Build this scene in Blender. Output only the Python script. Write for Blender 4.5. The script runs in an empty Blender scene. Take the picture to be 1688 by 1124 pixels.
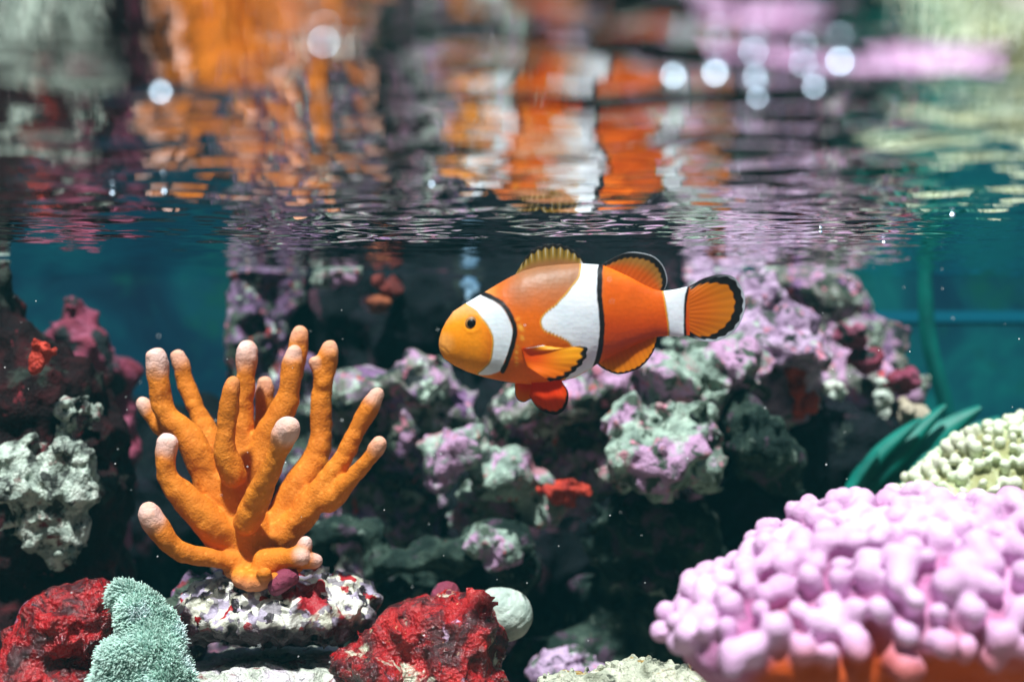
import bpy, math, random
import numpy as np
from mathutils import Vector

# ------------------------------------------------------------------ scene, camera, light
# one Blender unit = one decimetre (the tank is about 65 cm deep, the fish 8 cm long)
S = bpy.context.scene
S.unit_settings.system = 'METRIC'
S.unit_settings.scale_length = 0.1
C = S.collection
F_PX, CX, CY = 2344.0, 844.0, 562.0          # focal length and centre of the 1688 px wide photograph
WATER_Z = 0.295                              # the waterline lies 3 cm above the lens
FLOOR_Z = -1.62

cam_d = bpy.data.cameras.new('camera')
cam = bpy.data.objects.new('camera', cam_d)
C.objects.link(cam)
cam.location = (0, 0, 0)
cam.rotation_euler = (math.radians(90), 0, 0)
cam_d.sensor_width = 36.0
cam_d.lens = 50.0
cam_d.clip_start = 0.01
cam_d.clip_end = 200.0
cam_d.dof.use_dof = True
cam_d.dof.focus_distance = 3.82
cam_d.dof.aperture_fstop = 50e-3 / 0.051
S.camera = cam

SUN_EL, SUN_AZ = 66.0, -12.0                 # lamp comes steeply down, from the viewer's side and a little from the left
W = bpy.data.worlds.new('World')
S.world = W
W.use_nodes = True
nt = W.node_tree
bg = nt.nodes['Background']
sky = nt.nodes.new('ShaderNodeTexSky')
sky.sky_type = 'NISHITA'
sky.sun_disc = False
sky.sun_elevation = math.radians(SUN_EL)
sky.sun_rotation = math.radians(180 - SUN_AZ)
nt.links.new(sky.outputs[0], bg.inputs[0])
bg.inputs[1].default_value = 0.06

sun_d = bpy.data.lights.new('sun', 'SUN')
sun_d.energy = 5.0
sun_d.angle = math.radians(4)
sun_d.color = (0.97, 1.0, 0.99)
sun = bpy.data.objects.new('sun', sun_d)
C.objects.link(sun)
_el, _az = math.radians(SUN_EL), math.radians(SUN_AZ)
_to = Vector((math.sin(_az) * math.cos(_el), -math.cos(_az) * math.cos(_el), math.sin(_el)))
sun.rotation_euler = _to.to_track_quat('Z', 'Y').to_euler()
sun.location = (0, -2, 6)

S.view_settings.view_transform = 'Standard'
S.view_settings.look = 'None'
S.view_settings.gamma = 1.0
S.view_settings.exposure = 0.6
S.view_settings.use_curve_mapping = False
S.render.engine = 'CYCLES'
S.cycles.max_bounces = 8
S.cycles.diffuse_bounces = 3
S.cycles.glossy_bounces = 4
S.cycles.transparent_max_bounces = 8
S.cycles.caustics_reflective = False
S.cycles.caustics_refractive = False
S.cycles.sample_clamp_indirect = 6.0
S.cycles.use_denoising = True

# ------------------------------------------------------------------ numpy helpers
def P(px, py, d):
    return np.array([(px - CX) / F_PX * d, d, (CY - py) / F_PX * d])

def _hash(ix, iy, iz, seed):
    h = (ix.astype(np.uint32) * np.uint32(374761393) + iy.astype(np.uint32) * np.uint32(668265263)
         + iz.astype(np.uint32) * np.uint32(2147483647 - 4711) + np.uint32(seed * 7919 + 13))
    h = (h ^ (h >> np.uint32(13))) * np.uint32(1274126177)
    h = (h ^ (h >> np.uint32(15))) * np.uint32(2246822519)
    return h ^ (h >> np.uint32(16))

def vnoise(p, seed=0):
    """gradient noise, about -0.7..0.7"""
    p = np.asarray(p, np.float32)
    i = np.floor(p).astype(np.int64)
    f = p - i
    u = f * f * f * (f * (f * 6 - 15) + 10)
    out = np.zeros(len(p), np.float32)
    for dx in (0, 1):
        wx = u[:, 0] if dx else 1 - u[:, 0]
        for dy in (0, 1):
            wy = u[:, 1] if dy else 1 - u[:, 1]
            for dz in (0, 1):
                wz = u[:, 2] if dz else 1 - u[:, 2]
                h = _hash(i[:, 0] + dx, i[:, 1] + dy, i[:, 2] + dz, seed)
                gx = ((h & 1023).astype(np.float32) / 511.5 - 1)
                gy = (((h >> np.uint32(10)) & 1023).astype(np.float32) / 511.5 - 1)
                gz = (((h >> np.uint32(20)) & 1023).astype(np.float32) / 511.5 - 1)
                out += wx * wy * wz * (gx * (f[:, 0] - dx) + gy * (f[:, 1] - dy) + gz * (f[:, 2] - dz))
    return out

def fbm(p, octaves=4, seed=0, gain=0.5, lac=2.03):
    p = np.asarray(p, np.float32)
    a, s, out = 1.0, 1.0, np.zeros(len(p), np.float32)
    for o in range(octaves):
        out += a * vnoise(p * s + 17.3 * o, seed + o)
        a *= gain
        s *= lac
    return out

def worley(p, seed=0):
    p = np.asarray(p, np.float32)
    i = np.floor(p).astype(np.int64)
    f = p - i
    best = np.full(len(p), 9.0, np.float32)
    for dx in (-1, 0, 1):
        for dy in (-1, 0, 1):
            for dz in (-1, 0, 1):
                h = _hash(i[:, 0] + dx, i[:, 1] + dy, i[:, 2] + dz, seed)
                qx = dx + (h & 1023).astype(np.float32) / 1023 - f[:, 0]
                qy = dy + ((h >> np.uint32(10)) & 1023).astype(np.float32) / 1023 - f[:, 1]
                qz = dz + ((h >> np.uint32(20)) & 1023).astype(np.float32) / 1023 - f[:, 2]
                np.minimum(best, qx * qx + qy * qy + qz * qz, out=best)
    return np.sqrt(best)

def sstep(a, b, x):
    t = np.clip((x - a) / (b - a), 0, 1)
    return t * t * (3 - 2 * t)

class Field:
    """a signed distance field on a grid, filled primitive by primitive"""
    def __init__(self, lo, hi, h):
        self.lo, self.h = np.array(lo, float), h
        self.n = np.maximum(4, np.ceil((np.array(hi, float) - self.lo) / h).astype(int) + 1)
        self.F = np.full(self.n, 10.0, np.float32)
        self.ax = [self.lo[k] + h * np.arange(self.n[k]) for k in range(3)]
    def _sub(self, lo, hi):
        sl, g = [], []
        for k in range(3):
            a = int(np.clip(math.floor((lo[k] - self.lo[k]) / self.h), 0, self.n[k]))
            b = int(np.clip(math.ceil((hi[k] - self.lo[k]) / self.h) + 1, 0, self.n[k]))
            sl.append(slice(a, b))
            g.append(self.ax[k][a:b].astype(np.float32))
        return tuple(sl), np.meshgrid(*g, indexing='ij', sparse=True)
    def _put(self, sl, d, k, cut):
        a = self.F[sl]
        if cut:
            hh = np.clip(0.5 - 0.5 * (a + d) / k, 0, 1)
            self.F[sl] = a * (1 - hh) - d * hh + k * hh * (1 - hh)
        else:
            hh = np.clip(0.5 + 0.5 * (a - d) / k, 0, 1)
            self.F[sl] = a * (1 - hh) + d * hh - k * hh * (1 - hh)
    def ell(self, c, r, k=0.03, cut=False):
        r = np.array(r, float)
        pad = 2 * k + 3 * self.h + 0.12
        sl, (X, Y, Z) = self._sub(c - r - pad, c + r + pad)
        x, y, z = (X - c[0]) / r[0], (Y - c[1]) / r[1], (Z - c[2]) / r[2]
        k0 = np.sqrt(x * x + y * y + z * z) + 1e-6
        k1 = np.sqrt((x / r[0]) ** 2 + (y / r[1]) ** 2 + (z / r[2]) ** 2) + 1e-6
        self._put(sl, (k0 * (k0 - 1) / k1).astype(np.float32), k, cut)
    def cap(self, a, b, ra, rb, k=0.03, cut=False):
        pad = max(ra, rb) + 2 * k + 3 * self.h
        sl, (X, Y, Z) = self._sub(np.minimum(a, b) - pad, np.maximum(a, b) + pad)
        ab = b - a
        L = float(ab @ ab) + 1e-9
        t = np.clip(((X - a[0]) * ab[0] + (Y - a[1]) * ab[1] + (Z - a[2]) * ab[2]) / L, 0, 1)
        d = np.sqrt((X - a[0] - t * ab[0]) ** 2 + (Y - a[1] - t * ab[1]) ** 2 + (Z - a[2] - t * ab[2]) ** 2) - (ra + (rb - ra) * t)
        self._put(sl, d.astype(np.float32), k, cut)
    def band(self, w, fn):
        m = np.abs(self.F) < w
        I = np.argwhere(m)
        if len(I):
            self.F[m] += fn(self.lo + I * self.h).astype(np.float32)
    def nets(self):
        return surface_nets(self.F, self.lo, self.h)

def surface_nets(F, lo, h):
    F = F.copy()
    for k in range(3):
        s = [slice(None)] * 3
        s[k] = 0
        F[tuple(s)] = np.maximum(F[tuple(s)], h * 0.5)
        s[k] = -1
        F[tuple(s)] = np.maximum(F[tuple(s)], h * 0.5)
    s = F < 0
    cnt = np.zeros(np.array(F.shape) - 1, np.int8)
    off = [(a, b, c) for a in (0, 1) for b in (0, 1) for c in (0, 1)]
    def v(A, o):
        return A[o[0]:A.shape[0] - 1 + o[0], o[1]:A.shape[1] - 1 + o[1], o[2]:A.shape[2] - 1 + o[2]]
    for o in off:
        cnt += v(s, o)
    act = (cnt > 0) & (cnt < 8)
    ids = np.full(act.shape, -1, np.int64)
    I = np.argwhere(act)
    ids[act] = np.arange(len(I))
    corner = {o: F[I[:, 0] + o[0], I[:, 1] + o[1], I[:, 2] + o[2]] for o in off}
    acc = np.zeros((len(I), 3))
    num = np.zeros(len(I))
    for o in off:
        for ax in range(3):
            if o[ax]:
                continue
            q = list(o)
            q[ax] = 1
            A, B = corner[o], corner[tuple(q)]
            m = (A < 0) != (B < 0)
            t = np.where(m, A / np.where(m, A - B, 1), 0)
            p = np.tile(np.array(o, float), (len(I), 1))
            p[:, ax] += t
            acc += p * m[:, None]
            num += m
    V = lo + (I + acc / num[:, None]) * h
    Q = []
    for ax in range(3):
        u, w = [k for k in range(3) if k != ax]
        a0 = [slice(1, -1)] * 3
        a0[ax] = slice(0, -1)
        a1 = list(a0)
        a1[ax] = slice(1, None)
        A, B = s[tuple(a0)], s[tuple(a1)]
        for flip in (False, True):
            E = np.argwhere((A & ~B) if not flip else (~A & B))
            if not len(E):
                continue
            E = E.copy()
            E[:, u] += 1
            E[:, w] += 1
            cs = []
            for du, dw in ((-1, -1), (0, -1), (0, 0), (-1, 0)):
                c = E.copy()
                c[:, u] += du
                c[:, w] += dw
                cs.append(ids[c[:, 0], c[:, 1], c[:, 2]])
            q = np.stack(cs, 1)
            rev = flip != (ax == 1)
            Q.append(q[:, ::-1] if rev else q)
    Q = np.concatenate(Q)
    return V, Q[(Q >= 0).all(1)]

def vnormals(V, Q):
    n = np.cross(V[Q[:, 2]] - V[Q[:, 0]], V[Q[:, 3]] - V[Q[:, 1]])
    N = np.zeros_like(V)
    for k in range(4):
        np.add.at(N, Q[:, k], n)
    return N / (np.linalg.norm(N, axis=1, keepdims=True) + 1e-12)

def mesh(name, V, Q, mat, parent=None, loc=None, col=None, normals=None, smooth=True):
    """one mesh object; V are world positions, loc the origin it gets (the parent's place for a part)"""
    V, Q = np.asarray(V, float), np.asarray(Q, np.int64)
    if loc is None:
        loc = np.array(parent.location) if parent is not None else np.array(
            [(V[:, 0].min() + V[:, 0].max()) / 2, (V[:, 1].min() + V[:, 1].max()) / 2, V[:, 2].min()])
    me = bpy.data.meshes.new(name)
    me.vertices.add(len(V))
    me.vertices.foreach_set('co', (V - loc).astype(np.float32).ravel())
    nf, k = Q.shape
    me.loops.add(nf * k)
    me.loops.foreach_set('vertex_index', Q.astype(np.int32).ravel())
    me.polygons.add(nf)
    me.polygons.foreach_set('loop_start', np.arange(0, nf * k, k, dtype=np.int32))
    me.update(calc_edges=True)
    me.polygons.foreach_set('use_smooth', np.full(nf, smooth, bool))
    if col is not None:
        a = me.attributes.new('col', 'FLOAT_COLOR', 'POINT')
        cc = np.ones((len(V), 4), np.float32)
        cc[:, :3] = col
        a.data.foreach_set('color', cc.ravel())
    if normals is not None:
        me.normals_split_custom_set_from_vertices(normals.astype(np.float32).tolist())
    me.materials.append(mat)
    o = bpy.data.objects.new(name, me)
    C.objects.link(o)
    if parent is not None:
        o.parent = parent
    else:
        o.location = loc
    return o

def tag(o, label=None, cat=None, group=None, kind=None):
    if label: o['label'] = label
    if cat: o['category'] = cat
    if group: o['group'] = group
    if kind: o['kind'] = kind
    return o

def thing(name, loc, label, cat, group=None):
    o = bpy.data.objects.new(name, None)
    o.empty_display_size = 0.05
    C.objects.link(o)
    o.location = loc
    return tag(o, label, cat, group)

def sub(V, Q, fm, *arrs):
    """the faces fm of a mesh with only the vertices they use"""
    q = Q[fm]
    u, inv = np.unique(q, return_inverse=True)
    return (V[u], inv.reshape(q.shape)) + tuple(a[u] if a is not None else None for a in arrs)

def tidy_labels(Q, lab):
    """give every scrap of a label that is cut off from its main patch to the patch beside it"""
    nf = len(Q)
    e = np.stack([Q, np.roll(Q, -1, 1)], 2).reshape(-1, 2)
    e.sort(axis=1)
    key = e[:, 0] * (Q.max() + 1) + e[:, 1]
    o = np.argsort(key, kind='stable')
    fid = np.repeat(np.arange(nf), 4)[o]
    same = key[o][1:] == key[o][:-1]
    A, B = fid[:-1][same], fid[1:][same]
    lab = lab.copy()
    for _ in range(3):
        m = lab[A] == lab[B]
        a, b = A[m], B[m]
        comp = np.arange(nf)
        while True:
            old = comp.copy()
            np.minimum.at(comp, a, old[b])
            np.minimum.at(comp, b, old[a])
            comp = comp[comp]
            if (comp == old).all():
                break
        size = np.bincount(comp, minlength=nf)[comp]
        big = {}
        L_ = lab - lab.min()
        mx = np.zeros(L_.max() + 1, np.int64)
        np.maximum.at(mx, L_, size)
        lost = size < mx[L_]
        if not lost.any():
            break
        for _k in range(400):
            m1 = lost[A] & ~lost[B]
            m2 = lost[B] & ~lost[A]
            if not (m1.any() or m2.any()):
                break
            lab[A[m1]] = lab[B[m1]]
            lab[B[m2]] = lab[A[m2]]
            lost[A[m1]] = False
            lost[B[m2]] = False
    return lab

# ------------------------------------------------------------------ materials
def new_mat(name):
    m = bpy.data.materials.new(name)
    m.use_nodes = True
    n = m.node_tree
    n.nodes.clear()
    out = n.nodes.new('ShaderNodeOutputMaterial')
    return m, n, out

def N(n, t, **kw):
    x = n.nodes.new(t)
    for k, v in kw.items():
        if k.startswith('i_'):
            x.inputs[k[2:].replace('_', ' ')].default_value = v
        else:
            setattr(x, k, v)
    return x

def L(n, a, b):
    n.links.new(a, b)

def ramp(n, fac, stops, interp='LINEAR'):
    r = n.nodes.new('ShaderNodeValToRGB')
    r.color_ramp.interpolation = interp
    e = r.color_ramp.elements
    while len(e) > 1:
        e.remove(e[-1])
    e[0].position, e[0].color = stops[0][0], (*stops[0][1], 1)
    for p, c in stops[1:]:
        x = e.new(p)
        x.color = (*c, 1)
    L(n, fac, r.inputs[0])
    return r.outputs[0]

def coords(n):
    tc = N(n, 'ShaderNodeTexCoord')
    oi = N(n, 'ShaderNodeObjectInfo')
    add = N(n, 'ShaderNodeVectorMath', operation='MULTIPLY_ADD')
    L(n, oi.outputs['Location'], add.inputs[0])
    add.inputs[1].default_value = (3.7, 5.1, 4.3)
    L(n, tc.outputs['Object'], add.inputs[2])
    return add.outputs[0]

def noise(n, vec, scale, detail=4, rough=0.55, dist=0.0):
    t = N(n, 'ShaderNodeTexNoise')
    t.inputs['Scale'].default_value = scale
    t.inputs['Detail'].default_value = detail
    t.inputs['Roughness'].default_value = rough
    t.inputs['Distortion'].default_value = dist
    L(n, vec, t.inputs['Vector'])
    return t.outputs['Fac']

def voro(n, vec, scale, feature='F1', out='Distance', rand=1.0):
    t = N(n, 'ShaderNodeTexVoronoi', feature=feature)
    t.inputs['Scale'].default_value = scale
    t.inputs['Randomness'].default_value = rand
    L(n, vec, t.inputs['Vector'])
    return t.outputs[out]

def mixc(n, fac, a, b, blend='MIX'):
    m = N(n, 'ShaderNodeMix', data_type='RGBA', blend_type=blend)
    for sock, v in ((m.inputs[0], fac), (m.inputs[6], a), (m.inputs[7], b)):
        if isinstance(v, (int, float)):
            sock.default_value = v
        elif isinstance(v, tuple):
            sock.default_value = (*v, 1)
        else:
            L(n, v, sock)
    return m.outputs[2]

def bump(n, h, dist, strength=1.0, normal=None):
    b = N(n, 'ShaderNodeBump')
    b.inputs['Strength'].default_value = strength
    b.inputs['Distance'].default_value = dist
    L(n, h, b.inputs['Height'])
    if normal is not None:
        L(n, normal, b.inputs['Normal'])
    return b.outputs[0]

def bsdf(n, out, col, rough=0.7, spec=0.25, normal=None, sss=0.0, sss_r=(0.02, 0.008, 0.004), coat=0.0):
    p = N(n, 'ShaderNodeBsdfPrincipled')
    if isinstance(col, tuple):
        p.inputs['Base Color'].default_value = (*col, 1)
    else:
        L(n, col, p.inputs['Base Color'])
    if isinstance(rough, float):
        p.inputs['Roughness'].default_value = rough
    else:
        L(n, rough, p.inputs['Roughness'])
    p.inputs['Specular IOR Level'].default_value = spec
    if coat:
        p.inputs['Coat Weight'].default_value = coat
        p.inputs['Coat Roughness'].default_value = 0.15
    if sss:
        p.inputs['Subsurface Weight'].default_value = sss
        p.inputs['Subsurface Radius'].default_value = sss_r
        p.inputs['Subsurface Scale'].default_value = 1.0
    if normal is not None:
        L(n, normal, p.inputs['Normal'])
    L(n, p.outputs[0], out.inputs['Surface'])
    return p

_rm = {}
def rock_mat(name, base, patch=(), speck=None, scale=6.0, rough=0.75, spec=0.25, bd=0.018):
    """encrusted live rock: base = colour ramp of the rock, patch = [(colour, amount 0..1, scale)] growths (painted glints too on the red rocks), speck = (colour, size scale, amount)"""
    if name in _rm:
        return _rm[name]
    m, n, out = new_mat(name)
    v = coords(n)
    c = ramp(n, noise(n, v, scale, 6, 0.6, 0.6), base)
    k = 0.0
    for colour, amount, sc in patch:
        k += 3.3
        mv = N(n, 'ShaderNodeVectorMath', operation='ADD')
        L(n, v, mv.inputs[0])
        mv.inputs[1].default_value = (k, -k, 2 * k)
        f = ramp(n, noise(n, mv.outputs[0], sc, 5, 0.62, 0.4), [(0.62 - 0.3 * amount, (0, 0, 0)), (0.68 - 0.3 * amount, (1, 1, 1))])
        shade = mixc(n, noise(n, mv.outputs[0], sc * 6, 3), colour, tuple(min(1.0, x * 1.35 + 0.015) for x in colour))
        c = mixc(n, f, c, shade)
    if speck:
        f = ramp(n, voro(n, v, speck[1]), [(0.0, (1, 1, 1)), (speck[2], (1, 1, 1)), (speck[2] + 0.06, (0, 0, 0))])
        g = ramp(n, noise(n, v, speck[1] * 0.25, 2), [(0.45, (0, 0, 0)), (0.55, (1, 1, 1))])
        f2 = N(n, 'ShaderNodeMath', operation='MULTIPLY')
        L(n, f, f2.inputs[0])
        L(n, g, f2.inputs[1])
        c = mixc(n, f2.outputs[0], c, speck[0])
    b1 = bump(n, noise(n, v, scale * 4, 6, 0.65), bd, 0.8)
    b2 = bump(n, voro(n, v, scale * 9), bd * 0.5, 0.6, b1)
    bsdf(n, out, c, rough, spec, b2)
    _rm[name] = m
    return m

def attr_mat(name, rough=0.5, spec=0.3, bump_scale=None, bump_d=0.004, vary=0.0, sss=0.0, sss_r=(0.02, 0.008, 0.004), kind='noise', coat=0.0):
    m, n, out = new_mat(name)
    a = N(n, 'ShaderNodeAttribute', attribute_name='col')
    v = coords(n)
    c = a.outputs['Color']
    if vary:
        f = noise(n, v, 40, 5, 0.6)
        c = mixc(n, vary, c, mixc(n, f, (0.25, 0.25, 0.25), (1.0, 1.0, 1.0)), 'MULTIPLY')
    nrm = None
    if bump_scale:
        h = voro(n, v, bump_scale) if kind == 'voro' else noise(n, v, bump_scale, 3, 0.6)
        nrm = bump(n, h, bump_d, 1.0)
    bsdf(n, out, c, rough, spec, nrm, sss, sss_r, coat)
    return m

DARK = (0.008, 0.014, 0.016)
OLIVE = (0.04, 0.065, 0.045)
MINT = (0.38, 0.50, 0.41)
LILAC = (0.42, 0.25, 0.40)
VIOLET = (0.17, 0.09, 0.20)
MAROON = (0.15, 0.018, 0.025)
PINK = (0.55, 0.20, 0.28)
RED = (0.50, 0.035, 0.02)

GREY = (0.16, 0.22, 0.185)
M_purple = rock_mat('purple_rock', [(0.32, DARK), (0.44, (0.05, 0.035, 0.06)), (0.53, VIOLET), (0.62, (0.33, 0.23, 0.36)), (0.74, (0.46, 0.42, 0.48))], [(OLIVE, 0.38, 8), (MINT, 0.12, 12), (MAROON, 0.15, 9), (DARK, 0.15, 14), (PINK, 0.0, 14), (RED, -0.12, 16)], scale=9, bd=0.017)
M_mint = rock_mat('pale_mint_rock', [(0.32, OLIVE), (0.42, GREY), (0.5, (0.26, 0.36, 0.30)), (0.62, (0.42, 0.56, 0.46)), (0.76, (0.62, 0.72, 0.62))], [(LILAC, 0.38, 6), ((0.36, 0.17, 0.2), 0.15, 9), (OLIVE, 0.28, 11), (DARK, 0.05, 14), (PINK, 0.02, 15), (RED, -0.14, 17)], scale=10, bd=0.017)
M_mix = rock_mat('mixed_rock', [(0.32, DARK), (0.44, OLIVE), (0.54, (0.22, 0.24, 0.2)), (0.64, (0.36, 0.26, 0.38)), (0.75, (0.55, 0.58, 0.5))], [(MINT, 0.15, 10), (LILAC, 0.3, 7), (VIOLET, 0.2, 8), (DARK, 0.2, 12), (PINK, 0.08, 13), (RED, -0.08, 15)], scale=9, bd=0.017)
M_dark = rock_mat('dark_rock', [(0.3, (0.002, 0.004, 0.006)), (0.5, (0.005, 0.008, 0.010)), (0.62, (0.010, 0.011, 0.016)), (0.75, (0.025, 0.018, 0.034))], [((0.014, 0.024, 0.02), 0.1, 6), ((0.045, 0.018, 0.03), 0.08, 5)], bd=0.017, spec=0.06)  # blackish rock, made darker still to stand for the reef's shade
M_green = rock_mat('shade_green_rock', [(0.3, (0.004, 0.009, 0.009)), (0.5, (0.016, 0.030, 0.025)), (0.65, (0.05, 0.08, 0.062)), (0.8, (0.17, 0.23, 0.18))], [((0.06, 0.035, 0.06), 0.15, 8), (GREY, 0.0, 12), (RED, -0.25, 14)], scale=8, bd=0.017, spec=0.06)  # green rock, its colour darkened to stand for shade under overhangs
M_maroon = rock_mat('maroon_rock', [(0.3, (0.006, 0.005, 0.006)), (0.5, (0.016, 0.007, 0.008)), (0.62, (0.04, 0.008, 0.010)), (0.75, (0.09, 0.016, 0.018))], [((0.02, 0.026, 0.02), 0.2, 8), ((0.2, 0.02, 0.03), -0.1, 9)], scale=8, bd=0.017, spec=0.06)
M_crimson = rock_mat('crimson_rock', [(0.3, MAROON), (0.5, (0.22, 0.04, 0.08)), (0.65, (0.38, 0.14, 0.22))], [(DARK, 0.25, 10)], bd=0.017)
M_lilac = rock_mat('lilac_rock', [(0.32, (0.08, 0.05, 0.09)), (0.44, (0.30, 0.2, 0.32)), (0.55, (0.50, 0.36, 0.53)), (0.7, (0.66, 0.54, 0.68))], [(OLIVE, 0.2, 11), (PINK, 0.1, 10), (DARK, 0.15, 14), (MINT, 0.1, 12)], scale=9, bd=0.017)

# ------------------------------------------------------------------ setting
def box(name, lo, hi, mat, kind='structure'):
    (x0, y0, z0), (x1, y1, z1) = lo, hi
    V = [(x0, y0, z0), (x1, y0, z0), (x1, y1, z0), (x0, y1, z0), (x0, y0, z1), (x1, y0, z1), (x1, y1, z1), (x0, y1, z1)]
    Q = [(0, 3, 2, 1), (4, 5, 6, 7), (0, 1, 5, 4), (1, 2, 6, 5), (2, 3, 7, 6), (3, 0, 4, 7)]
    o = mesh(name, V, Q, mat, smooth=False)
    o['kind'] = kind
    return o

TX, TY = 3.4, 6.7
m, n, out = new_mat('blue_backing')
v = coords(n)
c = ramp(n, noise(n, v, 1.5, 5, 0.62, 0.8), [(0.3, (0.001, 0.018, 0.045)), (0.42, (0.001, 0.036, 0.068)), (0.54, (0.002, 0.072, 0.098)), (0.68, (0.003, 0.13, 0.13))])
f = ramp(n, noise(n, v, 5, 4, 0.6), [(0.55, (0, 0, 0)), (0.7, (1, 1, 1))])
c = mixc(n, f, c, (0.002, 0.075, 0.068))
bsdf(n, out, c, 0.5, 0.2)
M_back = m
box('back_wall', (-TX, TY, FLOOR_Z), (TX, TY + 0.08, 0.7), M_back)
m, n, out = new_mat('side_panel')
v = coords(n)
bsdf(n, out, ramp(n, noise(n, v, 2, 4), [(0.35, (0.002, 0.02, 0.03)), (0.65, (0.004, 0.06, 0.07))]), 0.5, 0.2)
M_side = m
box('side_wall', (-TX - 0.08, -0.5, FLOOR_Z), (-TX, TY, 0.7), M_side)
box('side_wall', (TX, -0.5, FLOOR_Z), (TX + 0.08, TY, 0.7), M_side)
m, n, out = new_mat('coral_sand')
v = coords(n)
c = mixc(n, ramp(n, voro(n, v, 60), [(0.2, (0, 0, 0)), (0.6, (1, 1, 1))]), (0.1, 0.09, 0.07), (0.25, 0.23, 0.18))
bsdf(n, out, c, 0.9, 0.1, bump(n, voro(n, v, 60), 0.01))
box('floor', (-TX - 0.08, -0.5, FLOOR_Z - 0.1), (TX + 0.08, TY + 0.08, FLOOR_Z), m)

# the water itself: a thin teal haze over the whole tank
m, n, out = new_mat('water_haze')
vp = N(n, 'ShaderNodeVolumePrincipled')
vp.inputs['Color'].default_value = (0.10, 0.62, 0.70, 1)
vp.inputs['Density'].default_value = 0.0078
vp.inputs['Anisotropy'].default_value = 0.2
L(n, vp.outputs[0], out.inputs['Volume'])
box('haze', (-4.2, -1.2, FLOOR_Z - 1.0), (4.2, TY + 0.9, 0.85), m, 'stuff')

# water surface: clear from steeply below, a total mirror at a grazing angle (Fresnel)
m, n, out = new_mat('water_surface')
fr = N(n, 'ShaderNodeFresnel')
fr.inputs['IOR'].default_value = 1.333
tr = N(n, 'ShaderNodeBsdfTransparent')
gl = N(n, 'ShaderNodeBsdfGlossy')
gl.inputs['Roughness'].default_value = 0.0
gl.inputs['Color'].default_value = (0.97, 0.98, 0.98, 1)
mx = N(n, 'ShaderNodeMixShader')
L(n, fr.outputs[0], mx.inputs[0])
L(n, tr.outputs[0], mx.inputs[1])
L(n, gl.outputs[0], mx.inputs[2])
L(n, mx.outputs[0], out.inputs['Surface'])
M_water = m
xs = np.concatenate([np.linspace(-TX, -2.3, 20)[:-1], np.linspace(-2.3, 2.3, 420), np.linspace(2.3, TX, 20)[1:]])
ys = np.concatenate([np.linspace(-0.5, 0.9, 30)[:-1], np.linspace(0.9, TY, 560)])
X, Y = np.meshgrid(xs, ys, indexing='ij')
p = np.stack([X.ravel(), Y.ravel(), np.zeros(X.size)], 1)
warp = np.stack([vnoise(p * 1.7, 41), vnoise(p * 1.7, 42), np.zeros(len(p))], 1)
q = p + 0.12 * warp
hgt = 0.012 * vnoise(p * (0.8, 0.8, 1) + 3, 43) + 0.0100 * vnoise(q * (1.9, 3.2, 1), 44)
rip = vnoise(q * (5.0, 8.0, 1), 45)
rough_far = sstep(1.6, 2.7, p[:, 1])                    # the pump ruffles the back of the tank more than the front
hgt = hgt + 0.0105 * rip + (0.42 + 0.58 * rough_far) * (0.0068 * vnoise(q * (9, 14, 1), 46) + 0.0026 * vnoise(q * (17, 25, 1), 48))
calm = 0.75 + 0.9 * vnoise(p * 0.7 + 9, 47)
p[:, 2] = WATER_Z + hgt * 1.1 * np.clip(calm, 0.7, 1.25)
nx, ny = len(xs), len(ys)
idx = np.arange(nx * ny).reshape(nx, ny)
Q = np.stack([idx[:-1, :-1].ravel(), idx[1:, :-1].ravel(), idx[1:, 1:].ravel(), idx[:-1, 1:].ravel()], 1)
mesh('water_surface', p, Q, M_water)['kind'] = 'structure'

# ------------------------------------------------------------------ rocks
def px_ell(px, py, d, rx, ry, rd):
    return P(px, py, d), (rx * d / F_PX, rd, ry * d / F_PX)

_seed = [100]
def rock(name, ells, mat, label, cat='rock', group=None, h=0.014, amp=0.07, freq=6.0, pit=0.06, pitf=8.0, k=0.05, cuts=(), fine=0.02, finef=17.0):
    _seed[0] += 11
    sd = _seed[0]
    E = [px_ell(*e) for e in ells]
    lo = np.min([c - r for c, r in E], 0) - 0.1
    hi = np.max([c + r for c, r in E], 0) + 0.1
    hi[2] = min(hi[2], WATER_Z - 0.012)
    hi[1] = min(hi[1], TY - 0.01)
    lo[2] = max(lo[2], FLOOR_Z - 0.02)
    f = Field(lo, hi, h)
    for c, r in E:
        f.ell(c, r, k)
    for e in cuts:
        c, r = px_ell(*e)
        f.ell(c, r, 0.03, True)
    def disp(p):
        d = amp * (fbm(p * freq, 3, sd) + 0.15)
        if pit:
            w = worley(p * pitf + 0.6 * vnoise(p * 5, sd + 5)[:, None], sd + 6)
            d = d + pit * (0.55 - w) * 1.2
        if fine:
            d = d + fine * fbm(p * finef, 3, sd + 8)
        return d
    f.band(1.3 * amp + 1.0 * pit + 2 * fine + 2 * h, disp)
    V, Qd = f.nets()
    return tag(mesh(name, V, Qd, mat), label, cat, group)

G_ROCK = 'live rocks of the reef'
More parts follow.
